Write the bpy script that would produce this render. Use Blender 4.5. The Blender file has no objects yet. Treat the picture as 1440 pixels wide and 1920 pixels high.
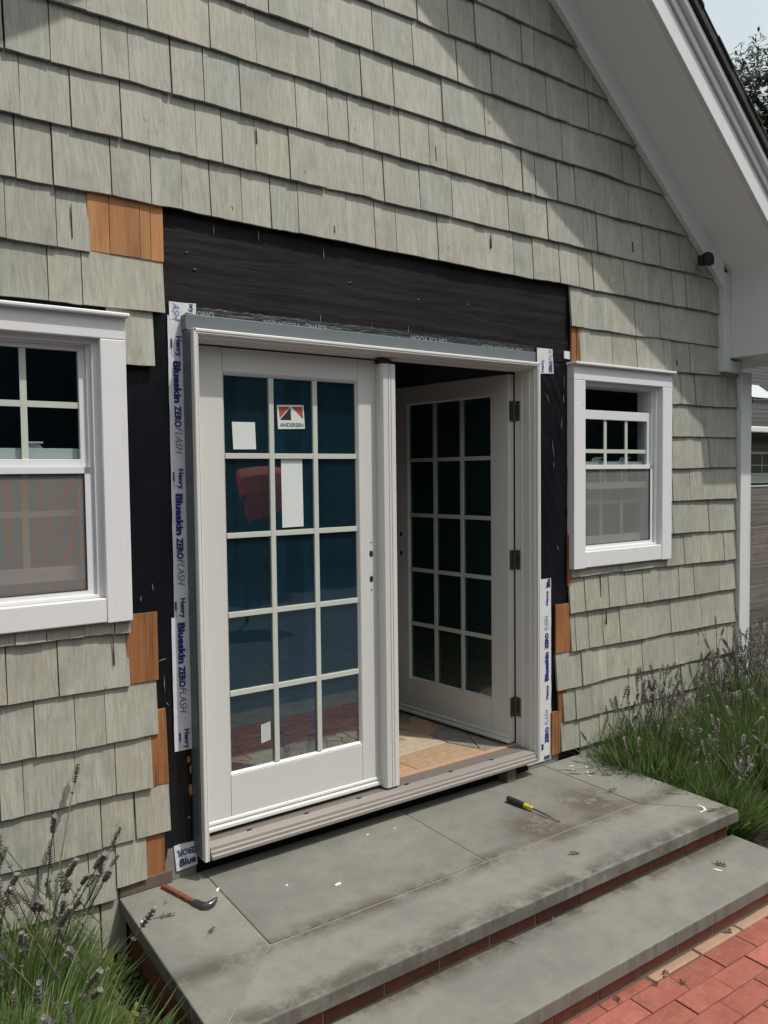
import bpy, bmesh, math, random
from mathutils import Vector, Matrix, noise as mnoise
random.seed(7)
R = math.radians
sc = bpy.context.scene
COL = sc.collection

# ------------------------------------------------------------------ camera
cam_d = bpy.data.cameras.new('camera'); cam = bpy.data.objects.new('camera', cam_d); COL.objects.link(cam)
cam_d.sensor_fit = 'VERTICAL'; cam_d.sensor_height = 24.0; cam_d.lens = 24.0 * 1475.97 / 1920.0
cam_d.clip_start = 0.05; cam_d.clip_end = 2000
cx_ = Vector((0.82187739, -0.56954683, -0.01157395)); dn_ = Vector((-0.03654954, -0.03244531, -0.998805)); fw_ = Vector((0.5684907, 0.82131827, -0.04748274))
M = Matrix((cx_, -dn_, -fw_)).transposed().to_4x4(); M.translation = Vector((-1.09764, -2.80910, 1.46947))
cam.matrix_world = M
sc.camera = cam

# ------------------------------------------------------------------ world, sun, exposure
TO_SUN = Vector((0.70, -1.0, 2.30)).normalized()
w = bpy.data.worlds.new('World'); sc.world = w; w.use_nodes = True
nt = w.node_tree; nt.nodes.clear()
sky = nt.nodes.new('ShaderNodeTexSky'); sky.sky_type = 'NISHITA'; sky.sun_disc = False
sky.sun_elevation = math.asin(TO_SUN.z); sky.sun_rotation = math.atan2(TO_SUN.x, TO_SUN.y)
sky.air_density = 2.6; sky.dust_density = 2.5; sky.ozone_density = 0.35
bg = nt.nodes.new('ShaderNodeBackground'); bg.inputs['Strength'].default_value = 0.15
out = nt.nodes.new('ShaderNodeOutputWorld')
hz = nt.nodes.new('ShaderNodeHueSaturation'); hz.inputs['Saturation'].default_value = 0.52   # hazy summer sky
nt.links.new(sky.outputs[0], hz.inputs['Color']); nt.links.new(hz.outputs[0], bg.inputs[0]); nt.links.new(bg.outputs[0], out.inputs[0])
sl = bpy.data.lights.new('sun', 'SUN'); sl.energy = 3.2; sl.angle = R(0.9); sl.color = (1.0, 0.955, 0.89)
so = bpy.data.objects.new('sun', sl); COL.objects.link(so); so.location = (4, -8, 14)
so.rotation_euler = TO_SUN.to_track_quat('Z', 'Y').to_euler()
sc.view_settings.view_transform = 'Standard'; sc.view_settings.look = 'None'
sc.view_settings.exposure = 0.08; sc.view_settings.gamma = 1.0; sc.view_settings.use_curve_mapping = False
sc.cycles.max_bounces = 10; sc.cycles.transparent_max_bounces = 24; sc.cycles.diffuse_bounces = 4; sc.cycles.glossy_bounces = 4

# ------------------------------------------------------------------ node helpers
def mat(name):
    m = bpy.data.materials.new(name); m.use_nodes = True
    t = m.node_tree; b = t.nodes['Principled BSDF']
    return m, t, b
def N(t, typ, **kw):
    n = t.nodes.new(typ)
    for k, v in kw.items():
        if k.startswith('i_'): n.inputs[k[2:].replace('_', ' ')].default_value = v
        else: setattr(n, k, v)
    return n
def L(t, a, b): t.links.new(a, b)
def coords(t, scale=(1, 1, 1), rnd=0.0, out='Object'):
    tc = N(t, 'ShaderNodeTexCoord'); mp = N(t, 'ShaderNodeMapping'); mp.inputs['Scale'].default_value = scale
    L(t, tc.outputs[out], mp.inputs['Vector'])
    if rnd:
        oi = N(t, 'ShaderNodeObjectInfo'); ml = N(t, 'ShaderNodeMath', operation='MULTIPLY'); ml.inputs[1].default_value = rnd
        L(t, oi.outputs['Random'], ml.inputs[0])
        cb = N(t, 'ShaderNodeCombineXYZ'); L(t, ml.outputs[0], cb.inputs[0]); L(t, ml.outputs[0], cb.inputs[2])
        L(t, cb.outputs[0], mp.inputs['Location'])
    return mp.outputs[0]
def noise(t, vec, scale=5, detail=4, rough=0.55, dist=0.0):
    n = N(t, 'ShaderNodeTexNoise'); n.inputs['Scale'].default_value = scale; n.inputs['Detail'].default_value = detail
    n.inputs['Roughness'].default_value = rough; n.inputs['Distortion'].default_value = dist
    L(t, vec, n.inputs['Vector']); return n.outputs['Fac']
def ramp(t, fac, stops):
    r = N(t, 'ShaderNodeValToRGB'); e = r.color_ramp.elements
    while len(e) < len(stops): e.new(0.5)
    for i, (p, c) in enumerate(stops):
        e[i].position = p; e[i].color = (c, c, c, 1) if isinstance(c, (int, float)) else (*c, 1)
    L(t, fac, r.inputs[0]); return r.outputs[0]
def mixc(t, fac, a, b, mode='MIX'):
    n = N(t, 'ShaderNodeMix', data_type='RGBA', blend_type=mode)
    if isinstance(fac, (int, float)): n.inputs[0].default_value = fac
    else: L(t, fac, n.inputs[0])
    for s, v in ((6, a), (7, b)):
        if isinstance(v, tuple): n.inputs[s].default_value = (*v, 1)
        else: L(t, v, n.inputs[s])
    return n.outputs[2]
def math2(t, op, a, b=None):
    n = N(t, 'ShaderNodeMath', operation=op)
    for i, v in enumerate((a, b)):
        if v is None: continue
        if isinstance(v, (int, float)): n.inputs[i].default_value = v
        else: L(t, v, n.inputs[i])
    return n.outputs[0]
def bump(t, b, h, strength=0.3, dist=0.01):
    n = N(t, 'ShaderNodeBump'); n.inputs['Strength'].default_value = strength; n.inputs['Distance'].default_value = dist
    L(t, h, n.inputs['Height']); L(t, n.outputs[0], b.inputs['Normal'])
def rnd_value(t, amount):
    oi = N(t, 'ShaderNodeObjectInfo'); mr = N(t, 'ShaderNodeMapRange'); mr.inputs['To Min'].default_value = 1 - amount; mr.inputs['To Max'].default_value = 1 + amount
    L(t, oi.outputs['Random'], mr.inputs['Value']); return mr.outputs[0]
def scale_col(t, col, val):
    h = N(t, 'ShaderNodeHueSaturation'); L(t, col, h.inputs['Color']); L(t, val, h.inputs['Value']); return h.outputs[0]

MAT = {}
def simple(name, col, rough=0.5, var=0.06, vscale=8, bmp=0.0, bscale=60, metal=0.0, rnd=0.0):
    m, t, b = mat(name)
    v = coords(t, rnd=3.0 if rnd else 0.0)
    f = noise(t, v, vscale, 5)
    c = mixc(t, f, tuple(x * (1 - var) for x in col), tuple(min(1, x * (1 + var)) for x in col))
    if rnd: c = scale_col(t, c, rnd_value(t, rnd))
    L(t, c, b.inputs['Base Color']); b.inputs['Roughness'].default_value = rough; b.inputs['Metallic'].default_value = metal
    if bmp: bump(t, b, noise(t, v, bscale, 3), bmp, 0.004)
    MAT[name] = m; return m

# painted cedar shingle: sage green-grey with vertical grain, drips, dark scuffs
def shingle_mat():
    m, t, b = mat('shingle_paint')
    # grain leans a different way in every shingle
    tc = N(t, 'ShaderNodeTexCoord'); sx = N(t, 'ShaderNodeSeparateXYZ'); L(t, tc.outputs['Object'], sx.inputs[0])
    oi = N(t, 'ShaderNodeObjectInfo'); rn = oi.outputs['Random']
    lean = math2(t, 'MULTIPLY', math2(t, 'SUBTRACT', math2(t, 'FRACT', math2(t, 'MULTIPLY', rn, 17.0)), 0.5), 0.22)
    xs = math2(t, 'ADD', sx.outputs[0], math2(t, 'MULTIPLY', sx.outputs[2], lean))
    cb = N(t, 'ShaderNodeCombineXYZ'); L(t, math2(t, 'ADD', xs, math2(t, 'MULTIPLY', rn, 31.0)), cb.inputs[0]); L(t, sx.outputs[1], cb.inputs[1]); L(t, sx.outputs[2], cb.inputs[2])
    def sc_(s):
        mp = N(t, 'ShaderNodeMapping'); mp.inputs['Scale'].default_value = s; L(t, cb.outputs[0], mp.inputs['Vector']); return mp.outputs[0]
    g1 = noise(t, sc_((120, 120, 3.4)), 1.0, 7, 0.70, 0.5)
    g2 = noise(t, sc_((260, 260, 8)), 1.0, 3, 0.6)
    drip = noise(t, coords(t, (24, 24, 1.6), 7.0), 1.0, 4, 0.6)
    blot = noise(t, coords(t, (1, 1, 1), 4.0), 6.0, 5, 0.65)
    c = mixc(t, ramp(t, g1, [(0.30, 0.0), (0.70, 1.0)]), (0.258, 0.258, 0.220), (0.425, 0.422, 0.364))
    c = mixc(t, ramp(t, drip, [(0.52, 0.0), (0.68, 0.6)]), c, (0.45, 0.452, 0.40))
    c = mixc(t, ramp(t, blot, [(0.30, 0.60), (0.50, 0.0)]), c, (0.225, 0.23, 0.205))
    wt = noise(t, coords(t, (7, 7, 1.3), 3.0), 1.0, 5, 0.7)
    c = mixc(t, ramp(t, wt, [(0.55, 0.0), (0.75, 0.5)]), c, (0.20, 0.20, 0.175))
    sp = noise(t, coords(t, (60, 60, 22), 13.0), 1.0, 2, 0.5)
    spm = noise(t, coords(t, (1, 1, 1), 21.0), 4.0, 1, 0.5)
    f = math2(t, 'MULTIPLY', ramp(t, sp, [(0.68, 0.0), (0.76, 0.8)]), ramp(t, spm, [(0.60, 0.0), (0.68, 1.0)]))
    c = mixc(t, f, c, (0.06, 0.055, 0.045))
    # every shingle its own slight tone and hue
    oi = N(t, 'ShaderNodeObjectInfo')
    tint = ramp(t, oi.outputs['Random'], [(0.0, (0.88, 0.90, 0.90)), (0.25, (1.07, 1.055, 1.02)), (0.5, (0.94, 0.94, 0.92)), (0.75, (1.06, 1.01, 0.96)), (1.0, (0.81, 0.82, 0.80))])
    c = mixc(t, 1.0, c, tint, 'MULTIPLY')
    L(t, c, b.inputs['Base Color']); b.inputs['Roughness'].default_value = 0.62
    h = math2(t, 'ADD', g1, math2(t, 'MULTIPLY', g2, 0.6))
    bump(t, b, h, 0.55, 0.0022)
    MAT['shingle_paint'] = m
shingle_mat()
def cedar_mat(name, c1, c2, c3):
    m, t, b = mat(name)
    g = noise(t, coords(t, (80, 80, 1.2), 9.0), 1.0, 6, 0.7, 1.2)
    st = noise(t, coords(t, (45, 45, 1.0), 3.0), 1.0, 4, 0.7)
    bl = noise(t, coords(t, (9, 9, 2.5), 6.0), 1.0, 3, 0.6)
    kn = noise(t, coords(t, (30, 30, 16), 17.0), 1.0, 1, 0.5)
    c = mixc(t, ramp(t, g, [(0.3, 0.0), (0.7, 1.0)]), c1, c2)
    c = mixc(t, ramp(t, bl, [(0.48, 0.0), (0.72, 0.75)]), c, c3)
    c = mixc(t, ramp(t, kn, [(0.74, 0.0), (0.80, 0.9)]), c, (0.05, 0.02, 0.01))
    c = mixc(t, ramp(t, st, [(0.56, 0.0), (0.70, 0.7)]), c, tuple(x * 0.4 for x in c3))
    c = scale_col(t, c, rnd_value(t, 0.12))
    L(t, c, b.inputs['Base Color']); b.inputs['Roughness'].default_value = 0.75
    bump(t, b, g, 0.6, 0.003); MAT[name] = m
def film_mat(name, fac, col):
    m, t, b = mat(name); t.nodes.remove(b)
    tr = N(t, 'ShaderNodeBsdfTransparent'); tr.inputs[0].default_value = (0.80, 0.90, 0.97, 1)
    df = N(t, 'ShaderNodeBsdfDiffuse'); L(t, mixc(t, noise(t, coords(t, (1, 1, .25)), 3.0, 3, .6), tuple(x * .55 for x in col), tuple(x * 1.45 for x in col)), df.inputs[0])
    mx = N(t, 'ShaderNodeMixShader'); mx.inputs[0].default_value = fac; L(t, tr.outputs[0], mx.inputs[1]); L(t, df.outputs[0], mx.inputs[2])
    L(t, mx.outputs[0], t.nodes['Material Output'].inputs['Surface']); MAT[name] = m
film_mat('blue_haze', 0.16, (0.07, 0.17, 0.24))  # assumed film; navy haze of the glass is put into its colour
film_mat('blue_haze_lap', 0.12, (0.08, 0.22, 0.38))
simple('added_pool_cover', (0.010, 0.036, 0.072), 0.6, 0.25, 2.0)  # blue chosen for what the door glass reflects
film_mat('clear_haze', 0.20, (0.10, 0.16, 0.15))  # added sheet whose colour lifts the dark panes of the open leaf
cedar_mat('cedar', (0.25, 0.095, 0.030), (0.36, 0.155, 0.055), (0.13, 0.045, 0.016))
cedar_mat('cedar_pale', (0.37, 0.160, 0.056), (0.48, 0.235, 0.092), (0.22, 0.075, 0.026))
def white_mat(name, col, rough=0.45, dirt=0.25):
    m, t, b = mat(name)
    v = coords(t)
    n1 = noise(t, v, 3.0, 5, 0.6); n2 = noise(t, coords(t, (30, 30, 6)), 1.0, 4, 0.65)
    c = mixc(t, n1, tuple(x * 0.95 for x in col), col)
    c = mixc(t, ramp(t, n2, [(0.56, 0.0), (0.78, dirt)]), c, tuple(x * 0.62 for x in col))
    sp = noise(t, coords(t), 55.0, 2, 0.5); c = mixc(t, ramp(t, sp, [(0.735, 0.0), (0.77, dirt * 1.6)]), c, (0.20, 0.18, 0.15))
    L(t, c, b.inputs['Base Color']); b.inputs['Roughness'].default_value = rough
    bump(t, b, noise(t, coords(t, (50, 50, 50)), 1.0, 3), 0.06, 0.003); MAT[name] = m
white_mat('casing_white', (0.72, 0.72, 0.725))
white_mat('trim_white', (0.66, 0.66, 0.66), 0.5, 0.3)
white_mat('soffit_white', (0.80, 0.795, 0.78), 0.6, 0.15)
white_mat('door_white', (0.60, 0.60, 0.575), 0.38, 0.0)
white_mat('jamb_white', (0.66, 0.655, 0.62), 0.38, 0.05)
white_mat('vinyl_white', (0.70, 0.71, 0.73), 0.35, 0.0)
simple('muntin_white', (0.50, 0.53, 0.47), 0.4, 0.03)
simple('frame_grey', (0.085, 0.10, 0.115), 0.42, 0.10, 6)
simple('head_grey', (0.13, 0.15, 0.165), 0.45, 0.10, 6)
simple('aluminium', (0.42, 0.42, 0.42), 0.35, 0.05, metal=0.6)
simple('gasket_black', (0.012, 0.012, 0.012), 0.6)
simple('weatherstrip', (0.05, 0.035, 0.03), 0.7)
simple('hinge_metal', (0.16, 0.145, 0.115), 0.42, 0.35, 90, metal=0.85)
simple('sill_taupe', (0.245, 0.222, 0.200), 0.5, 0.05, 20)
simple('sill_dark', (0.15, 0.132, 0.118), 0.5, 0.08, 20)
simple('sill_wood', (0.42, 0.26, 0.165), 0.6, 0.12, 30)
simple('ink_navy', (0.016, 0.022, 0.17), 0.5, 0.03)
simple('ink_grey', (0.22, 0.23, 0.24), 0.5, 0.25, 40)
simple('ink_black', (0.015, 0.018, 0.022), 0.5)
simple('ink_red', (0.36, 0.055, 0.05), 0.5)
simple('ink_pale', (0.35, 0.36, 0.45), 0.5)
simple('paper_label', (0.62, 0.66, 0.63), 0.6, 0.02)
simple('mortar', (0.23, 0.20, 0.16), 0.9, 0.3, 30, 0.4, 120)
simple('mortar_dark', (0.12, 0.092, 0.07), 0.95, 0.35, 25, 0.5, 90)
simple('joint_dark', (0.10, 0.055, 0.04), 0.95, 0.3, 40)
simple('mortar_sand', (0.34, 0.22, 0.15), 0.9, 0.25, 25, 0.4, 150)
simple('foundation_grey', (0.20, 0.19, 0.17), 0.9, 0.3, 14, 0.3, 70)
simple('soil', (0.035, 0.026, 0.018), 0.95, 0.5, 12, 0.8, 30)
simple('black_plastic', (0.006, 0.0065, 0.007), 0.6)
simple('paint_chip', (0.72, 0.72, 0.68), 0.6)
simple('steel', (0.45, 0.45, 0.45), 0.32, 0.12, 30, metal=0.9)
simple('steel_dark', (0.11, 0.11, 0.115), 0.42, 0.2, 30, metal=0.8)
simple('rust_paint', (0.17, 0.050, 0.028), 0.7, 0.65, 70, 0.4, 120)
simple('rubber_grip', (0.022, 0.022, 0.024), 0.55, 0.2)
simple('yellow_plastic', (0.52, 0.42, 0.02), 0.3, 0.1)
simple('dry_stem', (0.16, 0.11, 0.06), 0.9, 0.3, 50)
simple('navy_wall', (0.06, 0.15, 0.25), 0.7, 0.1)
simple('navy_trim', (0.11, 0.25, 0.42), 0.6, 0.1)
simple('dark_ceiling', (0.05, 0.05, 0.048), 0.8)
simple('asphalt_shingle', (0.030, 0.029, 0.030), 0.9, 0.35, 40, 0.5, 150, rnd=0.2)
simple('roof_edge', (0.03, 0.03, 0.03), 0.9, 0.4, 60, 0.5, 120)
simple('skylight_reflection', (0.55, 0.60, 0.62), 0.3, 0.03)  # pale sky reflection painted in as the pane colour
simple('siding_sage', (0.115, 0.11, 0.105), 0.7, 0.08)
simple('trim_sage', (0.30, 0.33, 0.32), 0.6, 0.06)
simple('pole_dark', (0.02, 0.018, 0.016), 0.5)
simple('bark', (0.09, 0.07, 0.05), 0.9, 0.3, 10, 0.5, 30)
simple('lawn', (0.040, 0.050, 0.026), 0.95, 0.35, 3, 0.6, 60)

def fence_mat():
    m, t, b = mat('weathered_board')
    g = noise(t, coords(t, (1.6, 40, 60), 9.0), 1.0, 6, 0.65, 0.4)
    bl = noise(t, coords(t, (1, 1, 1), 6.0), 2.2, 4, 0.6)
    c = mixc(t, ramp(t, g, [(0.3, 0.0), (0.7, 1.0)]), (0.062, 0.052, 0.047), (0.175, 0.150, 0.135))
    c = mixc(t, ramp(t, bl, [(0.45, 0.0), (0.7, 0.6)]), c, (0.20, 0.175, 0.155))
    c = scale_col(t, c, rnd_value(t, 0.3))
    L(t, c, b.inputs['Base Color']); b.inputs['Roughness'].default_value = 0.85
    bump(t, b, g, 0.5, 0.004); MAT['weathered_board'] = m
fence_mat()
def paper_mat(name, c1, c2, rough, bs, strength):
    m, t, b = mat(name)
    wv = noise(t, coords(t, (1, 1, 1)), 4.0, 5, 0.6)
    cr = noise(t, coords(t, bs), 1.0, 5, 0.6, 1.2)
    sp = noise(t, coords(t), 85.0, 2)
    c = mixc(t, ramp(t, wv, [(0.35, 0.0), (0.7, 1.0)]), c1, c2)
    c = mixc(t, ramp(t, sp, [(0.76, 0.0), (0.80, 0.5)]), c, (0.12, 0.11, 0.10))
    b.inputs['Specular IOR Level'].default_value = 0.22 if rough > .5 else 0.4
    L(t, c, b.inputs['Base Color']); b.inputs['Roughness'].default_value = rough
    bump(t, b, cr, strength, 0.012); MAT[name] = m
paper_mat('felt_black', (0.0045, 0.004, 0.004), (0.011, 0.0092, 0.0085), 0.68, (4, 4, 22), 0.30)
paper_mat('membrane_black', (0.003, 0.004, 0.006), (0.006, 0.007, 0.010), 0.32, (22, 22, 4), 0.35)
paper_mat('tape_black', (0.020, 0.024, 0.028), (0.035, 0.04, 0.045), 0.35, (14, 14, 60), 0.5)
def tape_mat():
    m, t, b = mat('tape_white')
    cr = noise(t, coords(t, (30, 30, 18)), 1.0, 4, 0.6, 1.5)
    c = mixc(t, noise(t, coords(t), 9.0), (0.60, 0.61, 0.64), (0.70, 0.71, 0.74))
    L(t, c, b.inputs['Base Color']); b.inputs['Roughness'].default_value = 0.38
    bump(t, b, cr, 0.45, 0.005); MAT['tape_white'] = m
tape_mat()
def stain(t, v, p, r, soft=0.5):
    d = N(t, 'ShaderNodeVectorMath', operation='DISTANCE'); L(t, v, d.inputs[0]); d.inputs[1].default_value = p
    mr = N(t, 'ShaderNodeMapRange'); mr.inputs['From Min'].default_value = r; mr.inputs['From Max'].default_value = r * soft
    L(t, d.outputs['Value'], mr.inputs['Value']); return mr.outputs[0]
def bluestone_mat():
    m, t, b = mat('bluestone')
    v = coords(t); tc = N(t, 'ShaderNodeTexCoord')
    n1 = noise(t, coords(t, rnd=5.0), 2.6, 6, 0.62); n2 = noise(t, v, 14, 6, 0.65); n3 = noise(t, v, 220, 2, 0.6); n4 = noise(t, v, 6.5, 6, 0.7, 0.5)
    c = mixc(t, ramp(t, n1, [(0.3, 0.0), (0.7, 1.0)]), (0.140, 0.145, 0.130), (0.212, 0.204, 0.174))
    c = mixc(t, ramp(t, n2, [(0.36, 0.35), (0.52, 0.0)]), c, (0.125, 0.123, 0.108))
    c = mixc(t, ramp(t, n4, [(0.50, 0.0), (0.74, 0.50)]), c, (0.245, 0.228, 0.187))
    c = scale_col(t, c, rnd_value(t, 0.10))
    # brown silt patches
    s = math2(t, 'MAXIMUM', stain(t, v, (1.37, -0.40, -0.08), 0.20, 0.3), stain(t, v, (1.76, -0.37, -0.08), 0.23, 0.3))
    s = math2(t, 'MULTIPLY', s, ramp(t, noise(t, v, 9.0, 6, 0.75), [(0.40, 0.0), (0.50, 1.0)]))
    c = mixc(t, math2(t, 'MULTIPLY', s, 0.9), c, (0.085, 0.062, 0.042))
    # dirt that collects along the joint and the riser foot
    sx = N(t, 'ShaderNodeSeparateXYZ'); L(t, v, sx.inputs[0])
    def band(sock, c0, wdt):
        a = math2(t, 'ABSOLUTE', math2(t, 'SUBTRACT', sock, c0)); mr = N(t, 'ShaderNodeMapRange')
        mr.inputs['From Min'].default_value = wdt; mr.inputs['From Max'].default_value = wdt * 0.15
        L(t, a, mr.inputs['Value']); return mr.outputs[0]
    bd = math2(t, 'MAXIMUM', band(sx.outputs[1], -0.505, 0.075), band(sx.outputs[1], -0.80, 0.075))
    bd = math2(t, 'MULTIPLY', bd, ramp(t, noise(t, v, 5.0, 6, 0.75), [(0.40, 0.0), (0.56, 0.85)]))
    c = mixc(t, bd, c, (0.068, 0.058, 0.045))
    sp = noise(t, coords(t, (1, 1, 1)), 120, 1)
    c = mixc(t, ramp(t, sp, [(0.79, 0.0), (0.82, 0.7)]), c, (0.42, 0.42, 0.38))
    gr = noise(t, v, 330, 3, 0.7)
    c = mixc(t, 1.0, c, ramp(t, gr, [(0.25, 0.80), (0.75, 1.18)]), 'MULTIPLY')
    # dark runs on the sawn front edges (faces that look out, not up)
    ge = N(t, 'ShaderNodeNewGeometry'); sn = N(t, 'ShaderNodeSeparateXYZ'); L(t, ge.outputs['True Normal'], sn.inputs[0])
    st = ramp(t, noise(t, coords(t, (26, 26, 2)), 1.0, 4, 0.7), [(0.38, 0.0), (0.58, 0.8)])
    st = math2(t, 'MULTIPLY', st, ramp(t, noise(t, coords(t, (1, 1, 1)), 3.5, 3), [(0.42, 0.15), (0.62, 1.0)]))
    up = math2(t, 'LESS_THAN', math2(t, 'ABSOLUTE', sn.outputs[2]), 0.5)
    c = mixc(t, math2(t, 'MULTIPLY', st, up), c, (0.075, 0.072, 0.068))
    L(t, c, b.inputs['Base Color']); b.inputs['Roughness'].default_value = 0.78
    h = math2(t, 'ADD', math2(t, 'MULTIPLY', n2, 0.7), math2(t, 'MULTIPLY', n3, 0.35))
    bump(t, b, h, 0.35, 0.004); MAT['bluestone'] = m
bluestone_mat()
def brick_mat(name, c1, c2, c3, rv):
    m, t, b = mat(name)
    v = coords(t, rnd=5.0)
    n1 = noise(t, v, 14, 5, 0.6); n2 = noise(t, v, 60, 4, 0.7)
    c = mixc(t, ramp(t, n1, [(0.3, 0.0), (0.7, 1.0)]), c1, c2)
    c = mixc(t, ramp(t, n2, [(0.52, 0.0), (0.75, 0.5)]), c, c3)
    c = scale_col(t, c, rnd_value(t, rv))
    L(t, c, b.inputs['Base Color']); b.inputs['Roughness'].default_value = 0.9
    bump(t, b, math2(t, 'ADD', n1, n2), 0.45, 0.004); MAT[name] = m
brick_mat('paving_brick', (0.225, 0.066, 0.045), (0.33, 0.105, 0.073), (0.37, 0.175, 0.125), 0.20)
brick_mat('riser_brick', (0.125, 0.040, 0.026), (0.19, 0.060, 0.038), (0.075, 0.045, 0.037), 0.22)
brick_mat('riser_brick_dusty', (0.20, 0.085, 0.065), (0.28, 0.125, 0.10), (0.26, 0.18, 0.15), 0.14)
def flag_mat():
    m, t, b = mat('flagstone')
    oi = N(t, 'ShaderNodeObjectInfo')
    base = ramp(t, oi.outputs['Random'], [(0.0, (0.40, 0.30, 0.16)), (0.20, (0.16, 0.155, 0.15)), (0.40, (0.44, 0.23, 0.11)), (0.58, (0.12, 0.125, 0.13)), (0.74, (0.44, 0.37, 0.25)), (0.88, (0.36, 0.22, 0.12))])
    base.node.color_ramp.interpolation = 'CONSTANT'
    n1 = noise(t, coords(t, rnd=6.0), 26, 6, 0.7)
    c = mixc(t, 0.30, base, ramp(t, n1, [(0.3, (0.13, 0.11, 0.095)), (0.5, (0.40, 0.33, 0.25)), (0.7, (0.60, 0.54, 0.45))]), 'MIX')
    L(t, c, b.inputs['Base Color']); b.inputs['Roughness'].default_value = 0.5
    bump(t, b, n1, 0.3, 0.003); MAT['flagstone'] = m
flag_mat()
def leaf_mat(name, c1, c2, sub=0.25, rough=0.6):
    m, t, b = mat(name)
    g = N(t, 'ShaderNodeNewGeometry'); r = ramp(t, g.outputs['Random Per Island'], [(0.0, c1), (0.6, c2), (1.0, tuple(x * 1.35 for x in c2))])
    n1 = noise(t, coords(t), 3.5, 2)
    c = mixc(t, ramp(t, n1, [(0.35, 0.5), (0.6, 0.0)]), r, tuple(x * 0.6 for x in c1))
    L(t, c, b.inputs['Base Color']); b.inputs['Roughness'].default_value = rough
    tr = N(t, 'ShaderNodeBsdfTranslucent'); L(t, c, tr.inputs['Color'])
    mx = N(t, 'ShaderNodeMixShader'); mx.inputs[0].default_value = sub
    L(t, b.outputs[0], mx.inputs[1]); L(t, tr.outputs[0], mx.inputs[2])
    L(t, mx.outputs[0], t.nodes['Material Output'].inputs['Surface']); MAT[name] = m
leaf_mat('lavender_blade', (0.085, 0.150, 0.030), (0.180, 0.285, 0.068), 0.45)
leaf_mat('lavender_grey', (0.12, 0.155, 0.08), (0.25, 0.29, 0.17), 0.4)
leaf_mat('flower_dry', (0.115, 0.107, 0.092), (0.235, 0.218, 0.195), 0.25)
leaf_mat('clover_pink', (0.16, 0.05, 0.09), (0.24, 0.09, 0.14), 0.15)
leaf_mat('cover_yellow', (0.11, 0.13, 0.02), (0.20, 0.21, 0.05))
leaf_mat('cover_green', (0.035, 0.07, 0.02), (0.07, 0.12, 0.035))
leaf_mat('tree_leaf', (0.022, 0.038, 0.014), (0.05, 0.075, 0.03), 0.2)
leaf_mat('tree_leaf_dark', (0.016, 0.030, 0.030), (0.028, 0.050, 0.052), 0.2)
leaf_mat('parasol_orange', (0.92, 0.27, 0.09), (0.92, 0.27, 0.09), 0.6)
leaf_mat('parasol_red', (0.70, 0.15, 0.075), (0.70, 0.15, 0.075), 0.6)
def glass_mat(name, tint, refl):
    m, t, b = mat(name); t.nodes.remove(b)
    tr = N(t, 'ShaderNodeBsdfTransparent'); tr.inputs[0].default_value = (*tint, 1)
    gl = N(t, 'ShaderNodeBsdfGlossy'); gl.inputs['Roughness'].default_value = 0.004
    fr = N(t, 'ShaderNodeFresnel'); fr.inputs['IOR'].default_value = 1.5
    ge = N(t, 'ShaderNodeNewGeometry')
    f = math2(t, 'MINIMUM', math2(t, 'MULTIPLY', fr.outputs[0], refl), 1.0)
    f = math2(t, 'MULTIPLY', f, math2(t, 'SUBTRACT', 1.0, ge.outputs['Backfacing']))   # one reflection per pane
    mx = N(t, 'ShaderNodeMixShader'); L(t, f, mx.inputs[0]); L(t, tr.outputs[0], mx.inputs[1]); L(t, gl.outputs[0], mx.inputs[2])
    L(t, mx.outputs[0], t.nodes['Material Output'].inputs['Surface']); MAT[name] = m
glass_mat('door_glass', (0.90, 0.94, 0.93), 3.8)
glass_mat('window_glass', (0.86, 0.90, 0.89), 2.2)
def screen_mat(name, cols, dens):
    m, t, b = mat(name)
    v = coords(t); sx = N(t, 'ShaderNodeSeparateXYZ'); L(t, v, sx.inputs[0])
    an = math2(t, 'ARCTAN2', math2(t, 'ADD', sx.outputs[0], 0.62), math2(t, 'SUBTRACT', sx.outputs[2], 0.55))
    ph = math2(t, 'ADD', math2(t, 'MULTIPLY', an, 105.0), math2(t, 'MULTIPLY', noise(t, v, 3.2, 2, 0.5), 14.0))
    wave = math2(t, 'ADD', math2(t, 'MULTIPLY', math2(t, 'SINE', ph), 0.5), math2(t, 'MULTIPLY', noise(t, v, 60, 3, 0.6), 1.0))
    c = mixc(t, ramp(t, wave, [(0.1, 0.0), (0.9, 1.0)]), *cols)
    L(t, c, b.inputs['Base Color']); b.inputs['Roughness'].default_value = 0.7
    tr = N(t, 'ShaderNodeBsdfTransparent'); mx = N(t, 'ShaderNodeMixShader'); mx.inputs[0].default_value = dens
    L(t, tr.outputs[0], mx.inputs[1]); L(t, b.outputs[0], mx.inputs[2])
    L(t, mx.outputs[0], t.nodes['Material Output'].inputs['Surface']); MAT[name] = m
screen_mat('insect_screen_moire', ((0.32, 0.225, 0.20), (0.23, 0.26, 0.25)), 0.46)  # camera moire shimmer painted into the screen colour
screen_mat('insect_screen', ((0.26, 0.26, 0.24), (0.24, 0.25, 0.24)), 0.42)

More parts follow.
